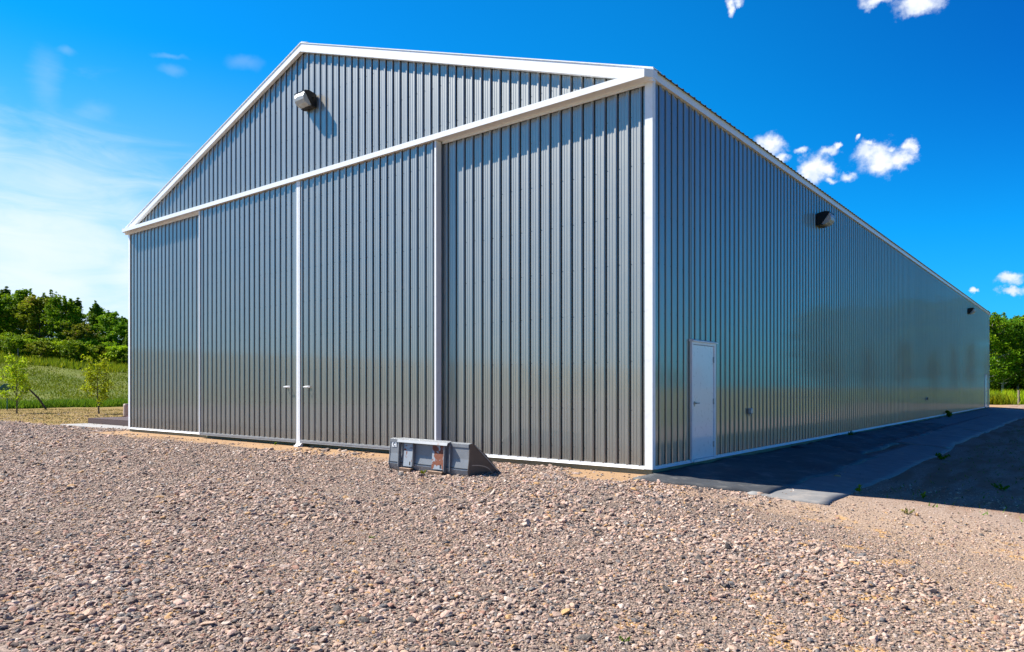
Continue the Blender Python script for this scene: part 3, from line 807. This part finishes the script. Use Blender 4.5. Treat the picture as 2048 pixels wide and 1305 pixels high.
def tree_proto(name, H, rad, leaf, n_leaf, leaf_size, seed, trunk_frac=.3, lean=0, shape='round', twigs=0, bark='bark', clump=.095):
    rr = random.Random(seed); root = empty(name)
    mb = MB()
    lean_v = Vector((rr.uniform(-.08, .08) + lean, rr.uniform(-.08, .08), 0))
    def trunk_at(t): return Vector((lean_v.x * H * t + .12 * math.sin(t * 4 + seed), lean_v.y * H * t + .1 * math.cos(t * 3.1 + seed) - .1, H * .93 * t))
    ts = [i / 7 for i in range(8)]
    r0 = H * .016
    mb.tube([trunk_at(t) - (Vector((0, 0, .25)) if t == 0 else Vector()) for t in ts], [r0 * (1 - .88 * t) * (1.35 if t == 0 else 1) for t in ts], 7)
    tips = []
    nb = int(15 + H * 1.5)
    for k in range(nb):
        t = trunk_frac + (1 - trunk_frac) * (k + rr.random()) / nb
        p0 = trunk_at(min(t, .97)); az = k * 2.4 + rr.uniform(-.5, .5)
        if shape == 'round': ext = rad * (.45 + .75 * math.sin(math.pi * min(1, (t - trunk_frac * .7) / (1.04 - trunk_frac * .7)) ** .8))
        elif shape == 'tall': ext = rad * (1.05 - .7 * t)
        else: ext = rad * rr.uniform(.6, 1)
        ext *= rr.uniform(.7, 1.15); up = rr.uniform(.15, .75) * ext * (1.2 if shape == 'tall' else .8)
        p2 = p0 + Vector((math.cos(az) * ext, math.sin(az) * ext, up)); pm = p0.lerp(p2, .5) + Vector((0, 0, -.06 * ext))
        mb.tube([p0, pm, p2], [r0 * .42 * (1.1 - t), r0 * .25 * (1.1 - t), .008], 5)
        for q in range(4):
            s_ = .4 + .6 * rr.random(); base = p0.lerp(p2, s_)
            tip = base + Vector((rr.gauss(0, 1), rr.gauss(0, 1), rr.gauss(.3, .7))) * ext * .24
            mb.tube([base, tip], [.018 * H / 10, .005], 3, cap=False); tips.append((tip, s_))
        tips.append((p2, 1))
    for k in range(twigs):            # shoots that stand out of the crown
        a = rr.uniform(0, 6.28); q = rad * .6 * rr.random(); b0 = Vector((math.cos(a) * q, math.sin(a) * q, H * rr.uniform(.8, .93)))
        t1 = b0 + Vector((rr.uniform(-.45, .45), rr.uniform(-.45, .45), H * rr.uniform(.08, .19)))
        mb.tube([b0, t1], [.025, .006], 3, cap=False)
        for s_ in (.35, .55, .75, .95): tips.append((b0.lerp(t1, s_), -1))
    mb.build('trunk', M[bark], root)
    cen = []; val = []
    per = n_leaf // len(tips)
    for tip, s_ in tips:
        cl = H * clump * rr.uniform(.45, 1.15) if s_ >= 0 else H * .026
        m_ = int(per * rr.uniform(.5, 1.5) * (.45 if s_ < 0 else 1))
        if rr.random() < .08 and s_ >= 0: continue
        tone = rr.uniform(-.28, .28)
        d = RNG.normal(0, 1, (m_, 3)); d /= np.maximum(np.linalg.norm(d, axis=1), .01)[:, None]; d *= (RNG.random(m_) ** .5)[:, None]
        c = np.array(tip) + d * cl * np.array([1, 1, .62])
        cen.append(c); val.append(np.clip(.45 + tone + RNG.normal(0, .2, m_), 0, 1))
    leaves_mesh('crown', np.concatenate(cen), leaf_size, M[leaf], root, vv=np.concatenate(val))
    return root
def copy_tree(o, parent=None):
    c = o.copy(); COL.objects.link(c)
    if parent: c.parent = parent
    for ch in list(o.children): copy_tree(ch, c)
    return c
used = {}
def place(proto, x, y, s=1.0, rz=0.0, label=None, cat='tree', group=None, sz=None):
    o = proto if proto.name not in used else copy_tree(proto)
    used[proto.name] = 1
    o.location = (x, y, gz(x, y) - .05); o.scale = (s, s, sz or s); o.rotation_euler = (0, 0, rz)
    tag(o, label, cat, group); return o
pA = tree_proto('broadleaf_tree', 10, 2.6, 'leaf', 12000, .26, 3, .14, shape='round', twigs=9)
pB = tree_proto('poplar_tree', 10.5, 2.1, 'leaf_dark', 11000, .25, 8, .13, shape='tall', twigs=12)
pC = tree_proto('yellowing_tree', 7, 2.4, 'leaf_yel', 6500, .25, 15, .3, shape='round', twigs=3)
pD = tree_proto('sparse_tree', 10, 1.9, 'leaf_dark', 3600, .24, 21, .45, shape='tall', twigs=10, clump=.07)
pE = tree_proto('bush', 2.9, 1.6, 'leaf', 3600, .2, 31, .05, shape='round', clump=.2)
pF = tree_proto('shrub', 2.6, 1.4, 'leaf_lime', 2600, .19, 37, .05, shape='round', clump=.2)
pG = tree_proto('shrub', 2.3, 1.5, 'leaf_yel', 2200, .18, 41, .05, shape='round', clump=.2)
def LP(px, D):
    """a spot on the hill, D metres off along a bearing"""
    u = (px - 1024) / 1454; s_, c_ = math.sin(R(38.63)), math.cos(R(38.63))
    return CAM[0] + D * (-s_ + u * c_), CAM[1] + D * (c_ + u * s_)
GT = 'trees along the hilltop'
for pr, px, D, s, lab in (
    (pA, -40, 104, 1.12, 'green hilltop tree cut by the left picture edge'),
    (pB, 8, 108, .96, 'tallest dark green tree at the left picture edge'),
    (pA, 42, 106, 1.02, 'full green tree second from the left on the hilltop'),
    (pC, 72, 103, 1.32, 'tall yellowing tree with orange top on the hilltop'),
    (pD, 100, 107, 1.03, 'thin see-through tree beside the yellowing one'),
    (pA, 130, 101, .95, 'round bright green tree mid hilltop with shoots above it'),
    (pB, 152, 106, .88, 'dark narrow tree right of the round green one'),
    (pC, 163, 98, .80, 'low yellow tree in front of the mid hilltop trees'),
    (pB, 192, 105, .86, 'dark pointed tree standing above the right half of the hilltop'),
    (pA, 216, 103, .78, 'green tree third from the building on the hilltop'),
    (pA, 240, 101, .68, 'green tree second from the building on the hilltop'),
    (pB, 262, 99, .64, 'dark tree touching the left building edge'),
    (pA, 300, 104, .75, None), (pB, -90, 106, 1.1, None)):
    x, y = LP(px, D); place(pr, x, y, s * .83, px * 1.7, lab or 'hilltop tree hidden beside the frame', 'tree', GT)
for k in range(11):      # second rank closes the gaps low down
    x, y = LP(-60 + k * 35, 114 + (k % 3) * 2); place((pB, pA)[k % 2], x, y, .80 - .026 * k, k * 2.1, 'dark tree of the rear rank closing the hilltop wood', 'tree', 'rear rank of hilltop trees')
GB = 'bushes along the foot of the hilltop trees'
for k in range(24):
    px = -20 + k * 12.2 + random.uniform(-4, 4); x, y = LP(px, 95 + random.uniform(-3, 3.5))
    pr = (pE, pF, pE, pG, pE)[k % 5]
    nm = {id(pE): 'green leafy bush', id(pF): 'lime green shrub', id(pG): 'yellowish shrub'}[id(pr)]
    place(pr, x, y, random.uniform(.6, .98), k * 1.9, nm + ' at the foot of the hilltop trees', 'bush', GB + ' (' + nm.split()[0] + ')')
# trees behind the building on the right
GR = 'wood behind the building'
pH = tree_proto('broadleaf_tree', 10.5, 2.9, 'leaf', 13000, .2, 57, .2, shape='round', twigs=10, bark='birch')
pI = tree_proto('broadleaf_tree', 10, 2.6, 'leaf_dark', 12000, .19, 63, .18, shape='round', twigs=8, bark='birch')
for pr, px, D, s, lab in ((pH, 1972, 80, .86, 'bright green tree touching the far building corner'), (pI, 2003, 82, .90, 'darker tree between the far corner and the fence post'),
                          (pH, 2036, 84, .90, 'green tree behind the fence post at the right edge'), (pI, 2072, 85, .95, 'tree cut by the right picture edge')):
    x, y = LP(px, D); place(pr, x, y, s, px * .7, lab, 'tree', GR)
for k in range(8):
    place((pI, pH)[k % 2], 4.5 + 2.4 * k, 84 + (k % 3) * 3, 1.08, k * 2.3, 'tree of the wood right of the picture edge', 'tree', 'wood beyond the right edge')
for k in range(9):
    x, y = LP(1930 + 24 * k, 92 + (k % 3) * 2.5); place((pI, pB)[k % 2], x, y, .9, k * 1.3, 'dark tree deep in the wood behind the building', 'tree', 'rear trees of the wood')
pJ = tree_proto('bush', 3.2, 2.0, 'leaf_dark', 3600, .2, 77, .05, shape='round', clump=.2)
for k in range(9):
    x, y = LP(1950 + 17 * k, 86 + (k % 2) * 2); place(pJ, x, y, 1.25, k * 1.3, 'dark shaded bush under the canopy of the wood on the right', 'bush', 'undergrowth of the wood')
for k in range(26):      # windbreak across the field to the east; it shows in the glossy side wall
    place((pA, pB, pI)[k % 3], 118 + 5 * math.sin(k * 1.7), 15 + k * 9.5, .8 + .1 * (k % 3), k * 1.1, 'windbreak tree across the east field, mirrored in the side wall', 'tree', 'windbreak trees across the field')

# two young trees on the mown grass
def sapling(x, y, H, seed, label, lean):
    rr = random.Random(seed); root = empty('young_tree', (x, y, gz(x, y))); tag(root, label, 'young tree', 'saplings on the mown grass')
    mb = MB(); cen = []; val = []
    p = [Vector((lean * .10 * t * H + .03 * math.sin(t * 5 + seed), .02 * math.cos(t * 4), H * .9 * t)) for t in [i / 8 for i in range(9)]]
    mb.tube([p[0] - Vector((0, 0, .1))] + p[1:], [.045, .035, .03, .027, .023, .019, .014, .010, .005], 7)
    for k in range(17):
        t = .12 + .83 * k / 17; i = int(t * 8); b0 = p[i].lerp(p[min(i + 1, 8)], t * 8 - i); az = k * 2.4 + rr.uniform(-.4, .4)
        ext = H * .25 * (1.25 - .8 * t) * rr.uniform(.7, 1.2); tip = b0 + Vector((math.cos(az) * ext, math.sin(az) * ext, ext * rr.uniform(.7, 1.5)))
        mb.tube([b0, b0.lerp(tip, .5) + Vector((0, 0, -.05)), tip], [.013, .009, .004], 5, cap=False)
        for q in range(5):
            s0 = b0.lerp(tip, rr.uniform(.3, 1)); s1 = s0 + Vector((rr.gauss(0, .12), rr.gauss(0, .12), rr.gauss(.1, .12))) * H / 2.8
            mb.tube([s0, s1], [.005, .002], 3, cap=False)
            for w in range(22):
                c = s0.lerp(s1, rr.random()) + Vector((rr.gauss(0, .10), rr.gauss(0, .10), rr.gauss(0, .10))); cen.append(tuple(c)); val.append(min(1, max(0, rr.gauss(.55, .25))))
    mb.build('trunk', M['bark'], root)
    leaves_mesh('crown', np.array(cen), .085, M['leaf_lime'], root, vv=np.array(val))
sapling(-41.9, 4.05, 3.3, 5, 'leafy sapling nearer the left picture edge', .3)
sapling(-37.2, 6.5, 3.1, 9, 'yellow green sapling nearer the building corner', -.6)

# small weeds
def weed(x, y, h, label, mat='leaf', n=40, spread=.5, dz=0.0):
    root = empty('weed', (x, y, gz(x, y) + dz)); tag(root, label, 'weed', None)
    mb = MB(); cen = []
    for k in range(6):
        a = k * 1.05 + random.random(); h_ = h * .62; tip = Vector((math.cos(a) * h_ * spread * .7, math.sin(a) * h_ * spread * .7, h_ * random.uniform(.6, 1)))
        mb.tube([(0, 0, 0), tip * .5 + Vector((0, 0, h * .1)), tip], [.003, .0025, .001], 4, cap=False)
        for q in range(n // 6):
            t = random.uniform(.25, 1); cen.append(tuple(tip * t + Vector((random.gauss(0, .02), random.gauss(0, .02), random.gauss(0, .02))) * h * 5 * .3))
    mb.build('stems', M['leaf'], root); leaves_mesh('leaves', np.array(cen), h * .16, M[mat], root, aspect=2)
weed(.16, 11.6, .3, 'small weed against the base trim midway along the side wall', 'leaf_dark')
weed(.2, 29.3, .5, 'dark bushy weed far down against the side wall', 'leaf_dark', 80)
weed(2.72, 1.58, .22, 'tiny light green weed at the edge of the grey mat', 'leaf')
weed(3.54, 1.95, .16, 'tiny weed at the edge of the building shadow', 'leaf')
weed(3.6, .44, .13, 'dry brown weed on the sandy ground right of the mats', 'grass_dry', 60, 1.6)
weed(-10.05, -.28, .12, 'small weed beside the white door guide', 'leaf')
weed(3.0, -6.1, .07, 'tiny green weed in the foreground gravel, centre right', 'leaf', 40, 1.5)
weed(-.6, -5.3, .06, 'tiny green weed in the foreground gravel, left of centre', 'leaf', 40, 1.5)
weed(2.85, 8.5, .25, 'low shaded weed past the first mat seam', 'leaf_dark', 90, 1.4)
weed(-3.2, -1.98, .13, 'yellow flowering weed at the foot of the loader bucket', 'grass_gold', 60, .9)
weed(4.3, 4.6, .2, 'dark weed in the shaded dirt', 'leaf_dark', 90, 1.6)

# grass masses
def blades(name, pts, h, w, mat, label, lean=.35):
    pts = np.asarray(pts); n = len(pts); z = np.array([gz(a, b) for a, b in pts])
    a = RNG.uniform(0, 6.283, n); hh = h * RNG.uniform(.5, 1.4, n); ww = w * RNG.uniform(.6, 1.4, n)
    base = np.stack([pts[:, 0], pts[:, 1], z - .02], 1)
    side = np.stack([np.cos(a), np.sin(a), 0 * a], 1) * ww[:, None]
    tip = base + np.stack([RNG.normal(0, lean, n) * hh, RNG.normal(0, lean, n) * hh, hh], 1)
    v = np.stack([base - side, base + side, tip], 1).reshape(-1, 3); f = np.arange(3 * n).reshape(-1, 3)
    clump = np.array([.5 + .5 * noise.noise((x * .3, y * .3, 3)) for x, y in pts])
    vv = np.clip(clump * .7 + RNG.normal(.15, .22, n), 0, 1)
    o = np_mesh(name, v, f, mat, None, 3, [('v', 'FACE', vv)]); tag(o, label, 'grass', kind='stuff'); return o
def wedge(px0, px1, D0, D1, n, pred=None):
    out = []
    while len(out) < n:
        D = math.sqrt(D0 * D0 + random.random() * (D1 * D1 - D0 * D0)); x, y = LP(random.uniform(px0, px1), D)
        if pred is None or pred(x, y): out.append((x, y))
    return out
blades('meadow_grass', wedge(-140, 340, 50, 104, 30000, lambda x, y: x < -51.5 + noise.noise((y * .6, 0, 0)) and noise.noise((x * .1, y * .3, 6)) > random.uniform(-.9, .6)), .20, .05, M['grass_blade'], 'rough green meadow grass rising up the hill')
blades('meadow_edge_weeds', wedge(-140, 340, 49, 60, 4500, lambda x, y: -54.5 < x < -51.3 + noise.noise((y * .9, 1, 0)) * .5), .5, .045, M['leaf_dark'], 'taller dark green weeds along the foot of the meadow')
blades('goldenrod', wedge(-140, 340, 84, 100, 8000, lambda x, y: x < -84), .6, .07, M['grass_gold'], 'yellow flowering weeds below the hilltop trees')
blades('dry_grass', wedge(-140, 340, 27, 49, 9000, lambda x, y: x < -19.5 and x > -51 and y > .7), .07, .02, M['grass_dry'], 'short dry grass left of the building', .7)
blades('tall_grass', [(random.uniform(-9, 14), random.uniform(61, 74)) for _ in range(9000)], .95, .05, M['leaf_lime'], 'tall green grass behind the fence at the far corner')
blades('far_goldenrod', [(random.gauss(-.8, .7), random.uniform(58.5, 61.5)) for _ in range(900)], .85, .05, M['grass_gold'], 'clump of yellow weeds at the far building corner')
blades('shade_grass', [(random.uniform(3.0, 5.6) , random.uniform(1, 48)) for _ in range(2600)], .06, .012, M['leaf_dark'], 'sparse short weeds in the shaded dirt by the mats', .9)

# fence posts
def post(x, y, h, r, label, lean=0):
    root = MB(); root.tube([(0, 0, -.2), (lean * h, 0, h)], [r, r * .92], 9); o = root.build('fence_post', M['post']); o.location = (x, y, gz(x, y)); tag(o, label, 'fence post', 'wooden fence posts'); return o
post(.95, 59.6, 1.15, .085, 'round wooden fence post in the grass at the right edge')
x, y = LP(36, 92); post(x, y, 1.3, .08, 'small dark fence post below the hilltop trees at left')

# things left of the building
mb = MB(); mb.box((-25.2, .35, -.3), (-18.9, 1.33, -.085), bev=.01); o = mb.build('concrete_slab', M['concrete']); tag(o, 'pale concrete slab beside the left building corner', 'slab')
mb = MB()
for k in range(7): mb.box((-25.3, 1.37 + k * .22, .08), (-19.4, 1.56 + k * .22, .12))
mb.box((-25.28, 1.36, -.25), (-19.4, 1.40, .079)); mb.box((-25.28, 1.41, -.25), (-25.22, 2.9, .079)); mb.box((-25.2, 2.86, -.25), (-19.4, 2.9, .079))
o = mb.build('low_platform', M['brown']); tag(o, 'low dark brown wooden platform behind the concrete slab', 'platform')
x, y = LP(252, 32.5); mb = MB(); mb.prism([(-.22, 0), (.5, 0), (.4, .12), (.1, .18), (-.1, .15)], 'y', -.2, .2); o = mb.build('red_scrap', M['red']); o.location = (x, y, gz(x, y)); o.rotation_euler = (0, 0, .6); tag(o, 'small brick red scrap piece by the left building edge', 'scrap')
x, y = LP(253, 37); mb = MB(); mb.tube([(0, 0, 0), (0, 0, .1), (0, 0, .55), (0, 0, .62)], [.14, .15, .15, .12], 14); o = mb.build('pale_barrel', M['pink'], smooth=False); o.location = (x, y, gz(x, y)); tag(o, 'pale pink barrel half hidden behind the building corner', 'barrel')
x0, y0 = LP(58, 47.5); x1, y1 = LP(94, 48.5)
mb = MB(); mb.tube([(x1, y1, gz(x1, y1) - .1), ((x0 + x1) / 2, (y0 + y1) / 2, .62), (x0, y0, 1.2)], [.06, .06, .05], 10); o = mb.build('leaning_pole', M['pole']); tag(o, 'dark pole slanting down to the grass behind the left sapling', 'pole')
x0, y0 = LP(-14, 46); x1, y1 = LP(8, 46)
mb = MB(); mb.add([(x0, y0, 1.0), (x1, y1, 1.55), (x1, y1, 1.40), ((x0 + x1) / 2, y0 + .1, .95), (x0, y0, .5), (x0 + .3, y0 + .6, .9), (x1 + .3, y1 + .6, 1.5)], [(0, 1, 2, 3, 4), (0, 1, 6, 5)])
mb.tube([(x0 + .1, y0 + .2, -.2), (x0 + .1, y0 + .2, .9)], .04); mb.tube([(x1 - .1, y1 + .2, -.2), (x1 - .1, y1 + .2, 1.4)], .03)
o = mb.build('teal_tarp', M['teal'], recalc=False); s_ = o.modifiers.new('thick', 'SOLIDIFY'); s_.thickness = .02; tag(o, 'bit of sloping teal tarp at the left picture edge', 'tarp')

# ---------------------------------------------------------------- sky and sun
SUN_AZ, SUN_EL = 66.0, 47.5          # azimuth measured from the gable's outward normal towards the left
sd = Vector((-math.sin(R(SUN_AZ)) * math.cos(R(SUN_EL)), -math.cos(R(SUN_AZ)) * math.cos(R(SUN_EL)), math.sin(R(SUN_EL))))
sl = bpy.data.lights.new('sun', 'SUN'); sl.energy = 5.0; sl.angle = R(.53); sl.color = (1, .95, .87)
so = bpy.data.objects.new('sun', sl); COL.objects.link(so); so.rotation_euler = (-sd).to_track_quat('-Z', 'Y').to_euler(); so.location = (-20, -20, 40)
wd = bpy.data.worlds.new('World'); scene.world = wd; wd.use_nodes = True
nt = wd.node_tree; nt.nodes.clear(); h = N(nt)
wo = nt.nodes.new('ShaderNodeOutputWorld'); bg = nt.nodes.new('ShaderNodeBackground'); nt.links.new(bg.outputs[0], wo.inputs[0])
bg.inputs[1].default_value = .05
sky = nt.nodes.new('ShaderNodeTexSky'); sky.sky_type = 'NISHITA'; sky.sun_disc = False
sky.sun_elevation = R(SUN_EL); sky.sun_rotation = math.atan2(sd.x, sd.y) % (2 * math.pi)
sky.air_density = 1.0; sky.dust_density = .3; sky.ozone_density = 3.0
gen = h.n('ShaderNodeTexCoord').outputs['Generated']
s3 = h.sep(gen)
elev = h.math('MULTIPLY', h.math('ARCSINE', h.math('MINIMUM', h.math('MAXIMUM', s3[2], -1.0), 1.0)), 57.2958)
azim = h.math('MULTIPLY', h.math('ARCTAN2', s3[0], s3[1]), 57.2958)
pv = h.comb(azim, elev, 0.0)
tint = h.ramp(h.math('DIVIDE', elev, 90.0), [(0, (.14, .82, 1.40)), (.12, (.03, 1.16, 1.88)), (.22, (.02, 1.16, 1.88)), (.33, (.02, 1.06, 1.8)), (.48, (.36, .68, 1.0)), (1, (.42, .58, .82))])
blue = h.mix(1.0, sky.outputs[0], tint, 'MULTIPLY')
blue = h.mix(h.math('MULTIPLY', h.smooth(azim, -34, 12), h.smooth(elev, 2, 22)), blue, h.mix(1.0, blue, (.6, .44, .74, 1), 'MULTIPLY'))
def blob_field(blobs, wobble, wsc, wdet, grow=1.0):
    blobs = [(a, e, ra * grow, re * grow) for a, e, ra, re in blobs]
    nd = h.n('ShaderNodeTexNoise'); h.put(nd.inputs['Vector'], gen); nd.inputs['Scale'].default_value = wsc; nd.inputs['Detail'].default_value = wdet; nd.inputs['Roughness'].default_value = .6
    off = h.vmath('MULTIPLY', h.vmath('SUBTRACT', nd.outputs['Color'], (.5, .5, .5)), (wobble, wobble, 0))
    pp = h.vmath('ADD', pv, off); cur = None
    for (a, e, ra, re) in blobs:
        d = h.vmath('LENGTH', h.vmath('MULTIPLY', h.vmath('SUBTRACT', pp, (a, e, 0)), (1 / ra, 1 / re, 0)))
        f = h.math('SUBTRACT', 1.0, d)
        cur = f if cur is None else h.math('SMOOTH_MAX', cur, f, .25)
    return cur
CUM = [(-19.09,17.28,0.95,0.95),(-17.02,16.79,0.44,0.26),(-15.10,16.58,0.73,0.33),(-14.48,16.80,0.26,0.22),(-16.07,15.51,1.14,0.95),(-15.10,15.34,0.60,0.58),(-12.57,16.09,0.95,0.78),(-11.63,15.64,1.63,1.12),(-10.69,15.45,0.92,0.87),(-9.93,16.21,0.42,0.45),(-13.79,14.86,0.55,0.43),(-15.00,14.42,0.46,0.32),(-16.17,14.95,0.67,0.58),(-12.41,16.72,0.44,0.21),(-11.16,16.42,0.37,0.28),(-4.16,6.95,0.70,0.39),(-4.06,6.21,0.64,0.26),(-6.34,6.30,0.23,0.13),(-9.27,24.78,1.80,0.69),(-11.78,25.38,1.25,0.42),(-21.87,26.50,0.33,0.53),(-21.22,26.78,0.50,0.30),(-13.34,17.27,0.19,0.18),(-18.39,16.19,0.62,0.37)]
cum = blob_field(CUM, 1.8, 36, 5, 1.06)
cumm = h.smooth(h.math('ADD', cum, h.math('MULTIPLY', h.math('SUBTRACT', h.noise(gen, 75, 5, .6), .5), 1.3)), -.22, .8)
CIR = [(-72.17,8.2,13.5,9.6),(-78.34,13.0,7.40,5.4),(-65.5,7.0,6.5,6.0)]
cir = blob_field(CIR, 5, 4.5, 6)
fib = h.noise(h.mapv(gen, (2.2, 2.2, 9), (0, 0, 0), (0, .25, 0)), 3.2, 5, .6, .7)
cirm = h.math('MULTIPLY', h.smooth(h.math('ADD', cir, h.math('MULTIPLY', h.math('SUBTRACT', fib, .5), 1.25)), -.15, 1.15), .9)
WSP = [(-71.3,19.2,1.1,2.6),(-70.2,21.7,.7,.35),(-68.5,18.2,1.6,.9),(-63.98,22.39,1.3,0.22),(-63.66,21.5,1.0,0.45),(-58.80,22.76,1.4,0.5)]
wsp = h.math('MULTIPLY', h.smooth(h.math('ADD', blob_field(WSP, 1.6, 14, 5), h.math('MULTIPLY', h.math('SUBTRACT', fib, .5), 1.5)), -.1, 1.1), .11)
haze = h.math('MULTIPLY', h.smooth(azim, -30, -66), h.math('MULTIPLY', h.smooth(elev, 24, 6), .38))
c = h.mix(haze, blue, (7.5, 8.9, 10.6, 1))
c = h.mix(wsp, c, (9.2, 10.0, 11, 1))
c = h.mix(cirm, c, (8.6, 9.5, 10.8, 1))
cs = h.mix(h.smooth(h.noise(gen, 45, 4), .4, .65), (7.6, 8.5, 10, 1), (10.2, 10.4, 11, 1))
c = h.mix(cumm, c, cs)
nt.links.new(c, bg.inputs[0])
wd.cycles.sampling_method = 'MANUAL'; wd.cycles.sample_map_resolution = 256

# ---------------------------------------------------------------- camera
cam = bpy.data.cameras.new('camera'); co = bpy.data.objects.new('camera', cam); COL.objects.link(co)
co.location = (CAM[0], CAM[1], 1.323); co.rotation_euler = (R(90), 0, R(38.63))
cam.sensor_width = 36; cam.lens = 36 * 1454 / 2048; cam.shift_y = 122.5 / 2048; cam.clip_end = 4000; cam.clip_start = .1
scene.camera = co
scene.view_settings.view_transform = 'Standard'; scene.view_settings.look = 'None'; scene.view_settings.exposure = 1.12; scene.view_settings.gamma = 1
scene.cycles.max_bounces = 5; scene.cycles.diffuse_bounces = 3; scene.cycles.glossy_bounces = 3; scene.cycles.caustics_reflective = False; scene.cycles.caustics_refractive = False
